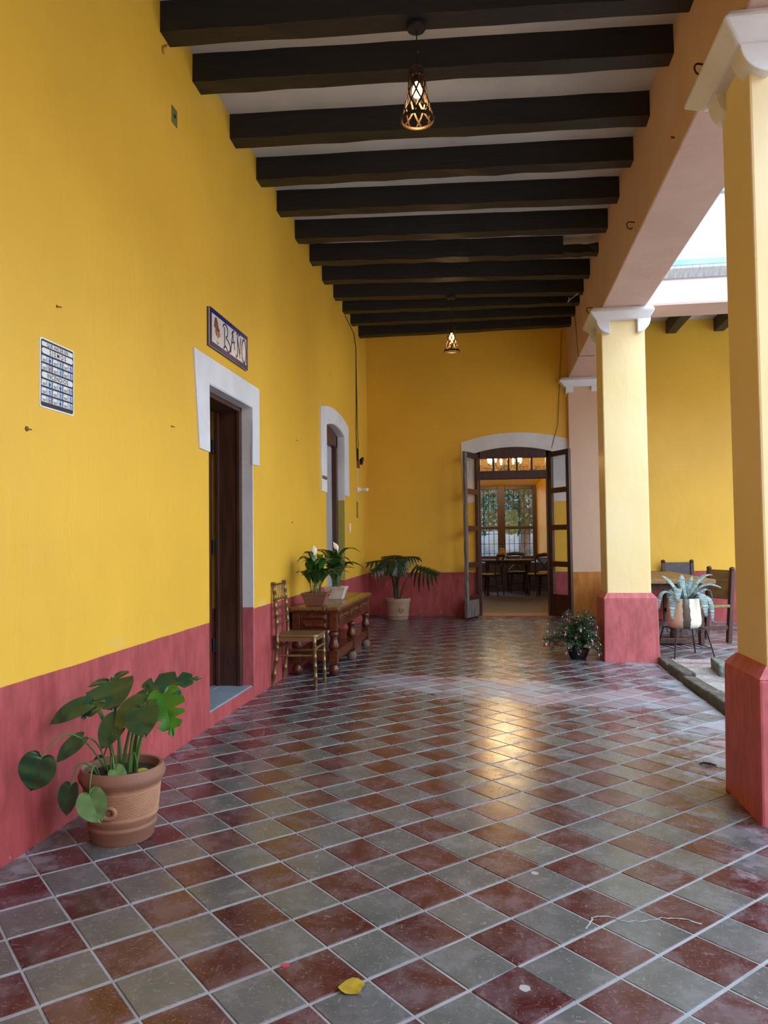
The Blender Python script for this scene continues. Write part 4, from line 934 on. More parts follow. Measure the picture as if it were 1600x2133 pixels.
for k in range(30):
    t = k/29; r = lerp(0.034, 0.016, t) if t > 0.12 else 0.036; a = lerp(math.radians(112), math.radians(112+395), t)
    ly, lz = r*math.cos(a), r*math.sin(a)*0.95
    ang = math.radians(-82)+ly/0.155; R = 0.157+0.008+0.1*lz*0.5
    pts.append((R*math.cos(ang), R*math.sin(ang), 0.158+lz))
sp.tube(pts, [0.006+0.005*math.sin(math.pi*min(1, k/29*1.1)) for k in range(30)], 8); sp.build('spiral_relief', M_TERRA, pot, smooth=True)
so = MB(); so.lathe([(0.001, 0.283), (0.06, 0.285), (0.11, 0.280), (0.153, 0.276)], 24, cap=False); so.build('soil', M_SOIL, P, smooth=True)
def mp(zx, zy, y): # zoomed picture point (4x crop of the pot) to a place at depth y
    return ony(20+zx*410/1600, 1380+zy*400/1561, y)-off
mleaves = [  # base, tip, width m, depth of base and tip, normal, material, slits, stem root dx
 ((262,775),(160,1045),0.150,2.86,2.83,(0.25,-1,0.25),M_LEAF,0,(-0.06,-0.02)),
 ((588,615),(370,790),0.085,3.05,2.98,(-0.15,-0.9,0.55),M_LEAF,0,(-0.05,-0.03)),
 ((640,335),(325,470),0.105,3.16,3.06,(0.05,-0.75,0.8),M_LEAF,0,(-0.05,0.03)),
 ((690,320),(590,445),0.140,3.18,3.10,(-0.1,-0.9,0.5),M_LEAF,2,(-0.04,0.0)),
 ((815,145),(840,362),0.215,3.32,3.20,(0.1,-0.85,0.6),M_LEAF,1,(-0.02,0.03)),
 ((1110,310),(850,520),0.17,3.18,3.06,(-0.25,-0.7,0.8),M_LEAF,0,(0.0,0.0)),
 ((890,450),(735,685),0.12,3.14,3.06,(-0.1,-1.0,0.3),M_LEAF,0,(-0.02,0.0)),
 ((1075,365),(1090,590),0.155,3.10,3.02,(0.05,-1,0.35),M_LEAF,0,(0.04,-0.02)),
 ((1255,255),(1315,575),0.165,3.20,3.10,(0.15,-0.9,0.5),M_LEAFB,4,(0.06,0.0)),
 ((1140,215),(1535,95),0.13,3.40,3.46,(0.0,-0.75,0.8),M_LEAF,3,(0.04,0.03)),
 ((1170,290),(1000,265),0.085,3.36,3.36,(0.1,-0.8,0.7),M_LEAF,0,(0.02,0.04)),
 ((1240,250),(1405,235),0.085,3.34,3.38,(0.2,-0.7,0.8),M_LEAF,0,(0.05,0.02)),
 ((500,1005),(440,1240),0.110,3.06,3.02,(-0.25,-1.0,0.2),M_LEAF,0,(-0.09,-0.05)),
 ((650,1070),(725,1305),0.138,3.02,2.99,(-0.05,-1,0.25),M_LEAFU,0,(-0.07,-0.07)),
 ((850,870),(935,975),0.075,3.12,3.08,(-0.1,-0.8,0.6),M_LEAFU,0,(-0.03,-0.05)),
 ((760,800),(680,785),0.05,3.30,3.30,(0.0,-0.9,0.5),M_LEAF,0,(-0.06,0.03)),
 ((1040,890),(1125,860),0.028,3.20,3.22,(0.0,-0.6,0.8),plain('yellow_leaf',(0.42,0.40,0.05),(0.34,0.30,0.04),8,0.5),0,(0.05,-0.02))]
for (b, tp, w, yb_, yt_, nm, mt, sl, rt) in mleaves:
    bp = mp(b[0], b[1], yb_); tpnt = mp(tp[0], tp[1], yt_)
    heart_leaf(bp, tpnt, w, nm, slits=sl).build('leaf', mt, P, smooth=True)
    root = Vector((rt[0], rt[1], 0.28))
    ctrl = Vector((lerp(root.x, bp.x, 0.35), lerp(root.y, bp.y, 0.35), max(bp.z, 0.3)*0.75+0.12 if bp.z > 0.36 else 0.46))
    if b[0] in (650, 500): ctrl = Vector((lerp(root.x, bp.x, 0.75), lerp(root.y, bp.y, 0.8), 0.42))
    if b[0] == 262: ctrl = Vector((lerp(root.x, bp.x, 0.55), lerp(root.y, bp.y, 0.6), 0.62))
    r0 = 0.0085 if b[1] < 420 else 0.0045
    MB().tube(bez(root, ctrl, bp, 10), [lerp(r0, 0.0028, k/10) for k in range(11)], 7).build('petiole', M_STEM, P, smooth=True)
# --- peace lilies on the table
def lily(x, y, z, label, mat, wt, wb, h, seed, flowers, lip, spread=1.0, hgt=1.0):
    rn = random.Random(seed); P = empty('peace_lily', (x, y, z), 0, label, 'potted plant', 'peace lilies on the console table')
    m = MB(); lx, ly = wt; bx_, by_ = wb
    n = 1
    def ring(a, b, zz): return [(-a, -b, zz), (a, -b, zz), (a, b, zz), (-a, b, zz)]
    rings = [ring(bx_, by_, 0), ring(lerp(bx_, lx, 0.75), lerp(by_, ly, 0.75), h*0.72), ring(lx, ly, h*0.86), ring(lx+0.006, ly+0.006, h), ring(lx-0.012, ly-0.012, h), ring(lx-0.016, ly-0.016, h*0.86)]
    vs = [p for r in rings for p in r]; fs = [(3, 2, 1, 0)]
    for k in range(len(rings)-1):
        for q in range(4): fs.append((k*4+q, k*4+(q+1) % 4, (k+1)*4+(q+1) % 4, (k+1)*4+q))
    m.add(vs, fs); m.build('pot', mat, P, bev=0.005)
    if lip:
        m = MB(); m.tube([(lx-0.002, ly*0.2, h*0.80), (lx+0.022, ly*0.55, h*1.08), (lx+0.01, ly*0.98, h*1.02)], [0.012, 0.016, 0.012], 8); m.build('rim_handle', mat, P, smooth=True)
    m = MB(); m.add(ring(lx-0.014, ly-0.014, h*0.9), [(0, 1, 2, 3)]); m.build('soil', M_SOIL, P)
    z0 = h*0.9
    for k in range(30):
        an = rn.uniform(0, 6.283); fr = k/30
        ln = lerp(0.46, 0.20, fr)*rn.uniform(0.88, 1.1)*hgt; out = lerp(0.06, 0.36, rn.random()**0.8)*spread
        b = Vector((rn.uniform(-0.05, 0.05), rn.uniform(-0.04, 0.04), z0)); d = Vector((math.cos(an), math.sin(an), 0))
        if x+out*d.x < XL+0.06: out = min(out, 0.12)
        c = b+Vector((d.x*out*0.25, d.y*out*0.25, ln*1.12)); tp = b+Vector((d.x*out*1.15, d.y*out*1.15, ln*rn.uniform(0.60, 0.98)))
        if tp.x+x < XL+0.03: tp.x = XL+0.03-x
        strap_leaf(b, c, tp, rn.uniform(0.055, 0.098), up=Vector((d.x*0.2, d.y*0.2, 1)), n=10, fold=0.16).build('leaf', M_LILY, P, smooth=True)
    for (dx, dy, zz, lean) in flowers:
        MB().tube([(0, 0, z0), (dx*0.5, dy*0.5, zz*0.6), (dx, dy, zz)], 0.003, 6).build('flower_stalk', M_STEM, P)
        b = Vector((dx, dy, zz)); tp = b+Vector((lean[0], lean[1], 0.115)); strap_leaf(b, b.lerp(tp, 0.5)+Vector((0.025, -0.01, -0.005)), tp, 0.052, up=Vector((-0.4, 0.9, 0.1)), n=10, fold=0.22).build('spathe', M_SPATHE, P, smooth=True)
        MB().tube([b, b.lerp(tp, 0.45)+Vector((0.006, -0.012, 0))], 0.0045, 6).build('spadix', M_SPATHE, P)
    return P
ttop = tz+0.652
p1 = onz(652, 1262, ttop); p2 = onz(697, 1249, ttop)
lily(-1.70, p1.y+0.05, ttop, 'peace lily in a brown terracotta square pot at the near end of the table', M_TERRA2, (0.125, 0.10), (0.085, 0.065), 0.125, 11, [(-0.03, 0.05, 0.47, (0.0, 0.0))], True)
lily(-1.66, p2.y+0.08, ttop, 'peace lily in a pale whitewashed square pot behind the brown one', M_TERRAP, (0.115, 0.10), (0.075, 0.065), 0.135, 23, [(0.02, 0.03, 0.50, (-0.055, 0.0))], False)
# --- tree philodendron in the corner
px_, py_ = ony(829, 1285, 11.62).x, 11.62
P = empty('potted_philodendron', (px_, py_, fl(px_, py_)), 0, 'tall dark lobed-leaf philodendron in a tan pot in the corner', 'potted plant')
pot = MB().lathe([(0.002, 0), (0.155, 0), (0.162, 0.02), (0.165, 0.055), (0.171, 0.06), (0.171, 0.075), (0.166, 0.08), (0.180, 0.20), (0.186, 0.255), (0.196, 0.27), (0.198, 0.305), (0.192, 0.32), (0.178, 0.318), (0.172, 0.28)], 40, cap=False).build('pot', M_TERRAG, P, smooth=True)
sp = MB(); pts = []
for k in range(26):
    t = k/25; r = lerp(0.040, 0.018, t); a = lerp(1.9, 1.9+6.6, t); ly, lz = r*math.cos(a), r*math.sin(a); ang = math.radians(-62)+ly/0.18
    pts.append((0.188*math.cos(ang), 0.188*math.sin(ang), 0.155+lz))
sp.tube(pts, 0.007, 7); sp.build('spiral_relief', M_TERRAG, pot, smooth=True)
MB().lathe([(0.001, 0.29), (0.176, 0.285)], 20, cap=False).build('soil', M_SOIL, P)
def lobed_leaf(base, tip, ln_w, normal, nl=7, droop=0.18):
    base, tip = Vector(base), Vector(tip); ax = tip-base; L = ax.length; ax.normalize()
    nr = (Vector(normal)-ax*Vector(normal).dot(ax)).normalized(); sd = ax.cross(nr); m = MB()
    def P_(x, y): return base+ax*(y*L)+sd*x+nr*(-droop*L*y*y-0.9*x*x/max(ln_w, 0.01))
    rows = []
    for k in range(13):
        y = k/12; w = 0.042*ln_w/0.17*math.sin(math.pi*min(1, 0.15+0.85*y))**0.8+0.003; rows.append([P_(-w, y), P_(0, y)+nr*-0.004, P_(w, y)])
    m.grid(rows)
    for s in (-1, 1):
        for k in range(nl):
            y0 = -0.04+0.98*k/nl; ll = ln_w*(0.5+0.85*math.sin(math.pi*min(1, (k+1.2)/(nl+1.0))))*random.uniform(0.78, 1.12)
            a = math.radians(lerp(105, 40, k/nl)); dx, dy = math.sin(a), math.cos(a); rr = []
            for q in range(7):
                t = q/6; w = 0.0215*(1-t)**0.45*(0.5+0.7*math.sin(math.pi*t))*ln_w/0.17+0.0015; cx_, cy_ = s*dx*ll*t, y0+dy*ll*t/L+0.06*t*t*0
                rr.append([P_(cx_-s*dy*w, cy_+dx*w/L), P_(cx_, cy_)+nr*-0.003, P_(cx_+s*dy*w, cy_-dx*w/L)])
            m.grid(rr)
    return m
poff = Vector((px_, py_, fl(px_, py_)))
def pp(zx, zy, y): return ony(750+zx*180/1600, 1130+zy*180/1600, y)-poff
for b, tp, w, yb_, yt_, nm in (((560,330),(100,310),0.13,11.5,11.35,(0,-0.5,1)), ((520,420),(200,500),0.14,11.4,11.25,(-0.2,-0.8,0.7)), ((600,260),(400,230),0.10,11.7,11.75,(0,-0.3,1)),
                               ((760,250),(500,190),0.10,11.6,11.8,(0,-0.3,1)), ((700,330),(800,600),0.12,11.35,11.2,(0.2,-0.9,0.5)), ((820,270),(1110,230),0.12,11.6,11.65,(0.1,-0.4,1)),
                               ((1050,460),(1440,560),0.18,11.45,11.25,(0.15,-0.85,0.65)), ((620,380),(560,560),0.13,11.3,11.2,(-0.1,-0.9,0.5)), ((840,330),(700,480),0.11,11.45,11.3,(0.1,-0.9,0.5)),
                               ((480,300),(330,420),0.12,11.45,11.3,(-0.2,-0.8,0.7)), ((700,250),(850,270),0.10,11.7,11.75,(0.0,-0.3,1))):
    bp = pp(*b, yb_); tq = pp(*tp, yt_)
    lobed_leaf(bp, tq, w, nm).build('leaf', M_PHILO, P, smooth=True)
    root = Vector((random.uniform(-0.04, 0.04), random.uniform(-0.04, 0.04), 0.285)); c = root+Vector(((bp.x-root.x)*0.3, (bp.y-root.y)*0.3, (bp.z-root.z)*0.75))
    MB().tube(bez(root, c, bp, 10), [lerp(0.010, 0.004, k/10) for k in range(11)], 7).build('petiole', plain('dark_petiole', (0.035, 0.055, 0.022), (0.05, 0.04, 0.02), 6, 0.5), P, smooth=True)
MB().tube([(0.0, 0, 0.28), (0.005, 0, 0.45), (-0.01, 0, 0.66)], [0.016, 0.010, 0.002], 8).build('leaf_sheath', plain('brown_sheath', (0.20, 0.12, 0.05), (0.08, 0.12, 0.03), 5, 0.6), P, smooth=True)
# --- fuchsia by the pillar
fx, fy = 0.92, 8.55
P = empty('potted_fuchsia', (fx, fy, fl(fx, fy)), 0, 'pink flowering trailing plant in a black plastic bowl beside the pillar', 'potted plant')
MB().lathe([(0.002, 0), (0.078, 0), (0.086, 0.01), (0.116, 0.085), (0.122, 0.095), (0.124, 0.108), (0.116, 0.108), (0.110, 0.085)], 28, cap=False).build('pot', M_BLACKPL, P, smooth=True)
MB().lathe([(0.001, 0.09), (0.111, 0.085)], 20, cap=False).build('soil', M_SOIL, P)
rn = random.Random(4); stems = MB(); leaves = MB(); ends = []
foff = Vector((fx, fy, fl(fx, fy)))
for k in range(84):
    an = rn.uniform(0, 6.283); r = rn.uniform(0.06, 0.38); hz = rn.uniform(0.20, 0.54)*(1.15-r*1.2)
    if k % 4 == 0: r = rn.uniform(0.26, 0.40); hz = 0.26
    b = Vector((rn.uniform(-0.05, 0.05), rn.uniform(-0.05, 0.05), 0.10)); e = Vector((r*math.cos(an), r*math.sin(an)*0.8, hz if k % 4 else rn.uniform(0.03, 0.2)))
    if e.x > 0.20 and e.y > -0.27: e.x = 0.20
    c = Vector((e.x*0.45, e.y*0.45, max(0.3, hz*1.15))); pts = bez(b, c, e, 12); stems.tube(pts, 0.0025, 5); ends.append((pts[-1], pts))
    for q in range(2, 13):
        p = pts[q]
        for _ in range(8):
            d = Vector((rn.uniform(-1, 1), rn.uniform(-1, 1), rn.uniform(-0.4, 0.7))).normalized(); s = rn.uniform(0.018, 0.038); sdv = d.cross(Vector((rn.uniform(-0.4, 0.4), rn.uniform(-0.4, 0.4), 1))).normalized()*s*0.27
            p2_ = p+Vector((rn.uniform(-0.02, 0.02), rn.uniform(-0.02, 0.02), rn.uniform(-0.015, 0.02))); leaves.add([p2_, p2_+d*s*0.45+sdv, p2_+d*s, p2_+d*s*0.45-sdv], [(0, 1, 2, 3)])
stems.build('stems', plain('fuchsia_stem', (0.10, 0.06, 0.04), (0.06, 0.08, 0.03), 9, 0.6), P)
o = leaves.build('foliage', plain('fuchsia_leaf', (0.022, 0.07, 0.028), (0.05, 0.11, 0.05), 20, 0.5), P); o['kind'] = 'stuff'
M_FPINK = flat('fuchsia_pink', (0.62, 0.12, 0.24), 0.5); M_FWHITE = flat('fuchsia_pale', (0.80, 0.55, 0.58), 0.5)
def flower_mesh(mat):
    m = MB(); m.lathe([(0.002, 0.0), (0.004, -0.008), (0.007, -0.018), (0.010, -0.026), (0.006, -0.032)], 8)
    for k in range(4):
        a = k*math.pi/2; c, s_ = math.cos(a), math.sin(a); m.add([(0.004*c, 0.004*s_, -0.012), (0.016*c-0.005*s_, 0.016*s_+0.005*c, -0.016), (0.028*c, 0.028*s_, -0.008), (0.016*c+0.005*s_, 0.016*s_-0.005*c, -0.016)], [(0, 1, 2, 3)])
    m.tube([(0, 0, -0.03), (0.001, 0, -0.045)], 0.001, 4); return m.mesh('flower', mat, True)
fm = [flower_mesh(M_FPINK), flower_mesh(M_FWHITE)]
bm_ = MB(); bm_.ball((0, 0, -0.007), 0.0055, 8, 5, 1.5); budm = bm_.mesh('bud', flat('fuchsia_bud', (0.80, 0.68, 0.66), 0.5), True)
for k in range(95):
    e, pts = ends[k % len(ends)]; p = e if k < len(ends) else pts[rn.randint(7, 12)]
    big = k < 40
    o = bpy.data.objects.new('flower' if big else 'bud', fm[k % 3 == 0] if big else budm); COL.objects.link(o); o.parent = P
    o.location = p+Vector((rn.uniform(-0.025, 0.025), rn.uniform(-0.025, 0.0), rn.uniform(-0.01, 0.03))); o.rotation_euler = (rn.uniform(-0.5, 0.5), rn.uniform(-0.5, 0.5), rn.uniform(0, 3)); sc = rn.uniform(0.8, 1.25); o.scale = (sc, sc, sc)

# ================================================================== BROMELIAD ON THE IRON STAND
sx_, sy_ = 2.10, 8.83
SZ = fl(sx_, sy_)
SR = math.radians(12)
S_ = empty('plant_stand', (sx_, sy_, SZ), SR, 'black wrought-iron plant stand with scrolls under the silver bromeliad', 'plant stand')
tw, bw, hh = 0.165, 0.225, 0.315
top = [(-tw, -tw), (tw, -tw), (tw, tw), (-tw, tw)]; bot = [(-bw, -bw), (bw, -bw), (bw, bw), (-bw, bw)]
for (a, b), (c, d) in zip(top, bot):
    MB().tube([(a, b, hh), (c, d, 0.004)], 0.0085, 6).build('leg', M_IRON, S_); 
sh_ = 0.115; q = lerp(bw, tw, sh_/hh); mid4 = [(-q, -q), (q, -q), (q, q), (-q, q)]
for k in range(4):
    a, b = top[k], top[(k+1) % 4]; MB().tube([(*a, hh), (*b, hh)], 0.006, 6).build('top_bar', M_IRON, S_)
    a, b = mid4[k], mid4[(k+1) % 4]; MB().tube([(*a, sh_), (*b, sh_)], 0.005, 6).build('shelf_bar', M_IRON, S_)
    a, b = Vector((*top[k], hh-0.03)), Vector((*top[(k+1) % 4], hh-0.03)); d = (b-a)
    for s in (0, 1):
        pts = []
        for n in range(22):
            t = n/21; an = t*7.2; r = lerp(0.026, 0.006, t); c = 0.30 if s == 0 else 0.70
            pts.append(a+d*(c+(1 if s == 0 else -1)*r*math.cos(an)/d.length*-1)+Vector((0, 0, r*math.sin(an)-0.005)))
        MB().tube(pts, 0.003, 5).build('scroll', M_IRON, S_)
    MB().tube([a+d*(0.34+0.32*n/10)+Vector((0, 0, -0.018-0.016*math.sin(math.pi*n/10)*(1 if n % 2 else 1))) for n in range(11)], 0.003, 5).build('scroll', M_IRON, S_)
for k in range(4): x = lerp(-q, q, (k+1)/5); MB().tube([(x, -q, sh_), (x, q, sh_)], 0.004, 5).build('shelf_slat', M_IRON, S_)
for k in range(3): x = lerp(-tw, tw, (k+1)/4); MB().tube([(x, -tw, hh-0.002), (x, tw, hh-0.002)], 0.004, 5).build('top_slat', M_IRON, S_)
def drip_glaze():
    t = NT('drip_glaze'); v = t.coords(); sep = t.new('ShaderNodeSeparateXYZ'); t.link(v, sep.inputs[0])
    an = t.math('ARCTAN2', sep.outputs[1], sep.outputs[0])
    wv = t.math('MULTIPLY', t.math('SUBTRACT', t.noise(t.coords(scale=(0, 0, 1)), 14, 3), 0.5), 0.26)
    a = t.math('ADD', an, wv)
    brown = t.ramp(t.math('ABSOLUTE', t.math('ADD', a, 1.66)), 0.20, 0.24, 1.0, 0.0)
    brown2 = t.ramp(t.math('ABSOLUTE', t.math('ADD', a, 0.35)), 0.16, 0.20, 1.0, 0.0)
    brown = t.math('MAXIMUM', brown, brown2)
    tan = t.ramp(a, -1.72, -1.70, 1.0, 0.0)
    col = t.mix(tan, (0.78, 0.76, 0.60), (0.52, 0.36, 0.25)); col = t.mix(brown, col, (0.075, 0.055, 0.045))
    t.set(col, 0.22); return t.m
B = empty('potted_bromeliad', (sx_, sy_, SZ+hh+0.004), 0, 'silver banded bromeliad in a cream and brown glazed pot on the iron stand', 'potted plant')
MB().lathe([(0.002, 0), (0.140, 0), (0.164, 0.014), (0.182, 0.05), (0.184, 0.10), (0.177, 0.20), (0.165, 0.315), (0.161, 0.325), (0.152, 0.322), (0.155, 0.29)], 40, cap=False).build('pot', drip_glaze(), B, smooth=True)
MB().lathe([(0.001, 0.30), (0.154, 0.295)], 20, cap=False).build('soil', M_SOIL, B)
def banded():
    t = NT('banded_leaf'); uv = t.new('ShaderNodeUVMap'); mp_ = t.new('ShaderNodeMapping'); t.link(uv.outputs[0], mp_.inputs[0]); mp_.inputs['Scale'].default_value = (0.5, 62, 1)
    n = t.noise(mp_.outputs[0], 1.0, 3, 0.6, 0.4); f = t.ramp(n, 0.42, 0.58)
    t.set(t.mix(t.math('MULTIPLY', f, 0.85), (0.34, 0.42, 0.43), (0.055, 0.115, 0.095)), 0.6, spec=0.25); return t.m
M_BAND = banded()
boff = Vector((sx_, sy_, SZ+hh+0.004))
def bp(zx, zy, y): return ony(1340+zx*220/1600, 1150+zy*250/1818, y)-boff
for base, apex, tip, w, yt_ in (((600,690),(420,420),(275,360),0.058,8.95), ((640,680),(600,480),(575,345),0.072,9.0), ((690,680),(690,500),(740,365),0.056,9.02), ((710,670),(800,330),(1045,345),0.062,8.95),
        ((720,690),(850,380),(1185,545),0.066,8.78), ((600,720),(500,340),(530,760),0.090,8.60), ((740,730),(900,420),(955,985),0.088,8.58), ((760,710),(1060,480),(1050,1075),0.060,8.75), ((590,720),(420,420),(440,1040),0.076,8.62),
        ((580,710),(230,400),(240,870),0.056,8.80), ((740,690),(1000,400),(1045,720),0.055,9.05), ((590,690),(330,420),(380,740),0.085,8.95), ((650,700),(560,500),(520,420),0.05,9.05), ((700,690),(620,520),(660,420),0.05,8.75), ((680,720),(760,560),(860,640),0.06,8.64)):
    t_ = bp(*tip, yt_); b = bp(base[0], base[1]+60, sy_); c = bp(*apex, lerp(sy_, yt_, 0.7))
    strap_leaf(b, c, t_, w, up=Vector((0, -0.35, 1)), n=16, fold=0.10, shape='strap').build('leaf', M_BAND, B, smooth=True, solid=0.003)

# ================================================================== TABLE AND CHAIRS IN THE CROSS GALLERY
M_RUSTIC = plain('rustic_plank', (0.30, 0.17, 0.065), (0.19, 0.10, 0.04), 4, 0.5, bump=0.2, bscale=14, stretch=(7, 0.8, 7))
M_RUSTDK = plain('rustic_dark_wood', (0.085, 0.030, 0.018), (0.045, 0.017, 0.011), 5, 0.5, bump=0.2, bscale=14, stretch=(5, 5, 0.8))
M_LEATHER = plain('dark_leather', (0.075, 0.050, 0.062), (0.050, 0.034, 0.042), 9, 0.45, bump=0.2, bscale=50)
tz_ = fl(2.25, 10.4)
T = empty('plank_table', (2.13, 10.40, tz_), 0, 'long rustic plank dining table behind the pink pillar base', 'table')
for k in range(5): MB().box(-0.46+k*0.184+0.002, -0.46+(k+1)*0.184-0.002, -1.05, 1.15, 0.735, 0.785).build('plank', M_RUSTIC, T, bev=0.006)
MB().box(-0.40, 0.40, -0.95, 1.05, 0.66, 0.735).build('apron', M_RUSTDK, T, bev=0.004)
for yy in (-0.72, 0.82):
    for xx in (-0.26, 0.06): MB().lathe([(0.05, 0.06), (0.062, 0.10), (0.050, 0.16), (0.062, 0.20), (0.052, 0.22), (0.070, 0.34), (0.066, 0.48), (0.05, 0.60), (0.062, 0.66)], 14, (xx, yy, 0)).build('trestle_leg', M_RUSTDK, T, smooth=True)
    MB().box(-0.38, 0.18, yy-0.07, yy+0.07, 0.0, 0.07).build('trestle_foot', M_RUSTDK, T, bev=0.012)
MB().box(-0.13, -0.07, -0.72, 0.82, 0.20, 0.27).build('stretcher', M_RUSTDK, T, bev=0.004)
def rustic_chair(x, y, rz, label, back_mat):
    C = empty('rustic_chair', (x, y, fl(x, y)), rz, label, 'chair', 'rustic chairs at the plank table')
    for s in (-1, 1):
        MB().box(0.17, 0.225, s*0.205-0.027, s*0.205+0.027, 0, 0.43).build('leg', M_RUSTDK, C, bev=0.005)
        m = MB(); m.hexa([(-0.225, s*0.205-0.027, 0), (-0.17, s*0.205-0.027, 0), (-0.17, s*0.205+0.027, 0), (-0.225, s*0.205+0.027, 0), (-0.30, s*0.205-0.025, 0.875), (-0.25, s*0.205-0.025, 0.875), (-0.25, s*0.205+0.025, 0.875), (-0.30, s*0.205+0.025, 0.875)]); m.build('back_post', M_RUSTDK, C, bev=0.005)
        MB().ball((-0.275, s*0.205, 0.895), 0.034, 10, 6, 0.8).build('finial', M_RUSTDK, C, smooth=True)
        MB().box(-0.18, 0.18, s*0.205-0.016, s*0.205+0.016, 0.16, 0.21).build('stretcher', M_RUSTDK, C, bev=0.004)
    MB().box(-0.21, 0.235, -0.235, 0.235, 0.425, 0.465).build('seat', back_mat, C, bev=0.012)
    m = MB(); m.hexa([(-0.262, -0.18, 0.52), (-0.235, -0.18, 0.52), (-0.235, 0.18, 0.52), (-0.262, 0.18, 0.52), (-0.292, -0.18, 0.88), (-0.268, -0.18, 0.88), (-0.268, 0.18, 0.88), (-0.292, 0.18, 0.88)]); m.build('back_panel', back_mat, C, bev=0.006)
    return C
rustic_chair(ony(1418, 1180, 11.78).x, 11.70, -math.pi/2, 'rustic chair with dark leather back at the far end of the plank table', M_LEATHER)
rustic_chair(2.60, 9.98, math.pi+0.42, 'rustic chair with light wooden back at the right side of the plank table', M_RUSTIC)

# ================================================================== SMALL FITTINGS
m = MB(); m.tube([(XL+0.006, 10.28, 4.42), (XL+0.006, 10.95, 4.35), (XL+0.006, 11.12, 4.18), (XL+0.006, 11.10, 3.4), (XL+0.006, 11.06, 2.9), (XL+0.006, 11.09, 2.60)], 0.006, 6)
m.tube([(XL+0.006, 11.12, 4.18), (XL+0.006, 11.16, 3.4), (XL+0.006, 11.18, 2.95), (XL+0.01, 11.22, 2.72), (XL+0.006, 11.12, 2.62)], 0.005, 6)
cab = m.build('wall_cable', M_IRON); tag(cab, 'twin black cable running down the yellow wall from the beams', 'cable')
Fx = empty('wall_socket_box', (XL, 11.12, 2.50), 0, 'black socket with red box at the lower end of the black cable', 'socket')
MB().box(0, 0.03, -0.03, 0.01, -0.02, 0.17).build('black_housing', M_IRON, Fx, bev=0.004)
MB().box(0, 0.04, -0.01, 0.05, -0.12, -0.01).build('red_box', flat('red_plastic', (0.35, 0.05, 0.03), 0.5), Fx, bev=0.004)
m = MB(); m.ball((0.06, 0.07, 0.0), 0.035, 8, 5); m.ball((0.07, 0.10, 0.03), 0.022, 8, 5); m.ball((0.06, 0.06, -0.045), 0.026, 8, 5); m.build('plug_cluster', M_IRON, Fx, smooth=True)
MB().tube([(0.006, 0.02, -0.12), (0.006, 0.03, -0.33)], 0.004, 5).build('lead', M_PLASTIC, Fx)
Fb = empty('wall_bulb', (XL, 11.18, 2.06), 0, 'unlit bare bulb in a white socket on the yellow wall', 'light bulb')
m = MB(); m.lathe([(0.055, 0), (0.055, 0.012), (0.035, 0.022), (0.026, 0.06), (0.024, 0.065)], 16); m.v = [(p[2], p[0], p[1]) for p in m.v]; m.build('socket', M_PLASTIC, Fb, smooth=True)
m = MB(); m.lathe([(0.014, 0.06), (0.018, 0.08), (0.033, 0.115), (0.032, 0.14), (0.018, 0.16), (0.002, 0.165)], 16); m.v = [(p[2], p[0], p[1]) for p in m.v]; m.build('bulb', flat('frosted_bulb', (0.75, 0.73, 0.66), 0.3), Fb, smooth=True)
Fs = empty('switch_plate', (XL, 11.10, 1.76), 0, 'narrow brown blanking plate below the bare bulb', 'wall plate'); MB().box(0, 0.006, -0.045, 0.045, -0.12, 0.12).build('plate', flat('brown_plate', (0.20, 0.12, 0.05), 0.5), Fs, bev=0.002); MB().ball((0.007, 0, 0.10), 0.006, 6, 4).build('screw', M_IRON, Fs); MB().ball((0.007, 0, -0.10), 0.006, 6, 4).build('screw', M_IRON, Fs)
Fs = empty('light_switch', (XL, 10.50, 1.48), 0, 'white light switch beside the arched door', 'switch'); MB().box(0, 0.009, -0.038, 0.038, -0.065, 0.065).build('plate', M_PLASTIC, Fs, bev=0.003); MB().box(0.008, 0.014, -0.013, 0.013, -0.022, 0.022).build('rocker', M_PLASTIC, Fs, bev=0.002)
q = onx(363, 243, XL); Fs = empty('wall_box', (XL, q.y, q.z), 0, 'small open electrical box high on the yellow wall', 'electrical box'); MB().box(-0.01, 0.004, -0.042, 0.042, -0.055, 0.055).build('frame', flat('olive_box', (0.16, 0.15, 0.03), 0.7), Fs, bev=0.002); MB().lathe([(0.001, 0), (0.014, 0.001)], 12, cap=False)
m = MB(); m.lathe([(0.013, 0.0), (0.013, 0.004), (0.001, 0.004)], 12); m.v = [(p[2]+0.003, p[0], p[1]) for p in m.v]; m.build('hole', M_BLACK, Fs)
for u, v, lab in ((118, 638, 'old nail in the yellow wall above the safety notice'), (55, 893, 'plugged nail hole in the yellow wall below the safety notice'), (357, 888, 'old nail in the yellow wall left of the bath door'), (617, 917, 'old nail in the yellow wall between the two doors, the upper one'), (607, 1088, 'old nail in the yellow wall between the two doors, the lower one')):
    q = onx(u, v, XL); m = MB(); m.ball((0, 0, 0), 0.007 if u != 55 else 0.012, 6, 4); m.tube([(0, 0, 0), (0.02, 0.008, -0.004)], 0.003, 5); o = m.build('wall_nail', flat('old_nail', (0.20, 0.11, 0.03), 0.7)); o.location = (XL, q.y, q.z); tag(o, lab, 'nail', 'nails in the left wall')
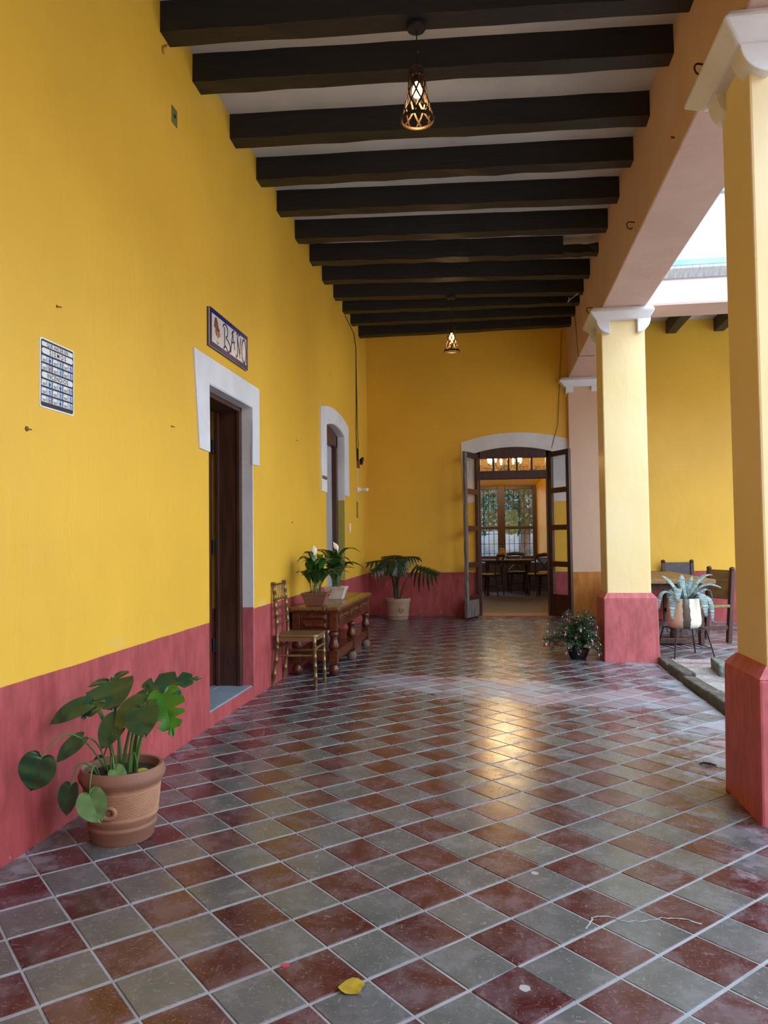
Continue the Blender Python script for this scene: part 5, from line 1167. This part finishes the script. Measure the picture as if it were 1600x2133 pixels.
for u, v, lab in ((1470, 135, 'iron hook on the peach arcade wall, nearest the near pillar capital'), (1405, 287, 'iron ring stub on the peach arcade wall, second from the near pillar'), (1322, 463, 'iron hook on the peach arcade wall, third from the near pillar'), (1234, 641, 'iron hook above the far pillar capital')):
    q = onx(u, v, IX0); m = MB(); pts = [(0, 0, 0), (-0.05, 0.0, -0.005)]+[(-0.05-0.03*math.sin(t), 0.0, -0.005-0.03+0.03*math.cos(t)) for t in [k*0.6 for k in range(1, 8)]]
    m.tube(pts if u != 1405 else [(0.01, 0, 0), (-0.025, 0, 0)], 0.0055, 6); o = m.build('wall_hook', flat('rusty_iron', (0.07, 0.045, 0.04), 0.7, 0.3)); o.location = (IX0, q.y, q.z); o.rotation_euler = (0, 0, 0.5); tag(o, lab, 'hook', 'hooks on the arcade wall')
def wire(pts, nm, lab, r=0.004, mat=None):
    m = MB(); m.tube(pts, r, 5); o = m.build(nm, mat or M_IRON); tag(o, lab, 'cable', 'thin wires'); return o
q0 = onx(1196, 640, IX0); q1 = onx(1198, 742, IX0)
wire([onx(1197, 650, IX0-0.010), Vector((IX0-0.010, onz(1198, 742, LZ-0.01).y, LZ-0.010)), onz(1239, 741, LZ-0.010)], 'arcade_wire', 'thin dark wire crossing the peach arcade wall behind the pillar')
wire([ony(1170, 690, YB-0.02), ony(1166, 790, YB-0.02), ony(1162, 885, YB-0.02), ony(1149, 933, YB-0.02)], 'door_wire', 'thin dark wire hanging on the end wall to the double door arch')
wire([onz(1186, 620, BZ-0.01)+Vector((0, 0, 0)), onz(1183, 630, BZ-0.03), onz(1190, 622, BZ-0.03), onz(1204, 612, BZ-0.02), onx(1210, 597, IX0-0.01)], 'loose_wire', 'short loose white wire hanging at the right ends of the far beams', 0.005, M_PLASTIC)
m = MB(); m.tube([onz(340, 80, BZ+0.02), onz(348, 94, BZ-0.01), onx(341, 100, XL+0.01), onx(340, 112, XL+0.005)], 0.008, 6); o = m.build('ceiling_cable', flat('yellow_cable', (0.5, 0.30, 0.06), 0.6)); tag(o, 'short yellow cable end at the left end of the nearest beam', 'cable')
# fallen leaf, paint spots, twig
q = onz(733, 2063, 0); z_ = fl(q.x, q.y)
m = MB(); n = 14; ring = [(0.034*math.cos(2*math.pi*k/n)*(1.0 if k else 1.35), 0.042*math.sin(2*math.pi*k/n), 0.004*math.sin(3*2*math.pi*k/n)+0.004) for k in range(n)]
m.add([(0, 0, 0.001)]+ring, [(0, k+1, (k+1) % n+1) for k in range(n)])
FLf = empty('fallen_leaf', (q.x, q.y, z_+0.003), -0.9, 'yellow fallen leaf lying on the floor tiles', 'leaf')
m.build('blade', plain('yellow_fallen_leaf', (0.42, 0.30, 0.025), (0.30, 0.20, 0.02), 30, 0.5), FLf, smooth=True)
MB().tube([(0.034, 0, 0.004), (0.05, 0.004, 0.004), (0.066, 0.002, 0.003)], [0.0015, 0.0012, 0.001], 5).build('stalk', plain('leaf_stalk', (0.40, 0.22, 0.08), None, 8, 0.6), FLf)
for u, v, r, lab, mt in ((595, 2018, 0.0125, 'round red spot on the floor tiles', flat('red_spot', (0.42, 0.05, 0.08), 0.5)), (1093, 2058, 0.017, 'pale grey spot on the raised red tile', flat('grey_spot', (0.34, 0.32, 0.33), 0.6)), (1114, 1818, 0.015, 'pale grey spot on a grey tile near the middle of the floor', flat('grey_spot', (0.34, 0.32, 0.33), 0.6))):
    q = onz(u, v, 0.005 if r == 0.017 else 0); zz = fl(q.x, q.y)+(0.0052 if r == 0.017 else 0.0005)
    m = MB(); m.prism([(r*math.cos(2*math.pi*k/14)*random.uniform(0.88, 1.1), r*math.sin(2*math.pi*k/14)*random.uniform(0.88, 1.1)) for k in range(14)], 'z', 0, 0.0012); o = m.build('floor_spot', mt); o.location = (q.x, q.y, zz); tag(o, lab, 'spot')
q = onz(1475, 1595, -0.02); m = MB(); m.tube([(-0.045, 0.008, 0.006), (-0.02, 0.012, 0.012), (0.01, 0.0, 0.011), (0.045, -0.012, 0.006)], [0.005, 0.007, 0.007, 0.004], 7); o = m.build('twig', flat('dark_twig', (0.03, 0.022, 0.02), 0.7), smooth=True); o.location = (q.x, q.y, fl(q.x, q.y)); tag(o, 'short dark twig on the floor near the near pillar', 'twig')
for u, v, lab in ((1420, 1392, 'curled brown dry leaf on the patio earth near the pink pillar base'), (1452, 1425, 'brown dry leaf on the patio earth between the two kerbs'), (1490, 1442, 'brown dry leaf on the patio earth nearest the near pillar')):
    q = onz(u, v, -0.02); m = MB(); s = 0.04
    m.grid([[(-s, -0.008, 0.0), (0, -s*0.5, 0.020), (s, -0.006, 0.008)], [(-s*1.1, 0, 0.004), (0, 0, 0.006), (s*1.1, 0, 0.004)], [(-s, 0.008, 0.0), (0, s*0.5, 0.022), (s, 0.006, 0.010)]]); o = m.build('dry_leaf', plain('dry_leaf', (0.11, 0.065, 0.035), (0.17, 0.11, 0.06), 9, 0.8), smooth=True, solid=0.002); o.location = (q.x, q.y, -0.016); o.rotation_euler = (0, 0, u*0.7); tag(o, lab, 'leaf', 'dry leaves on the patio earth')
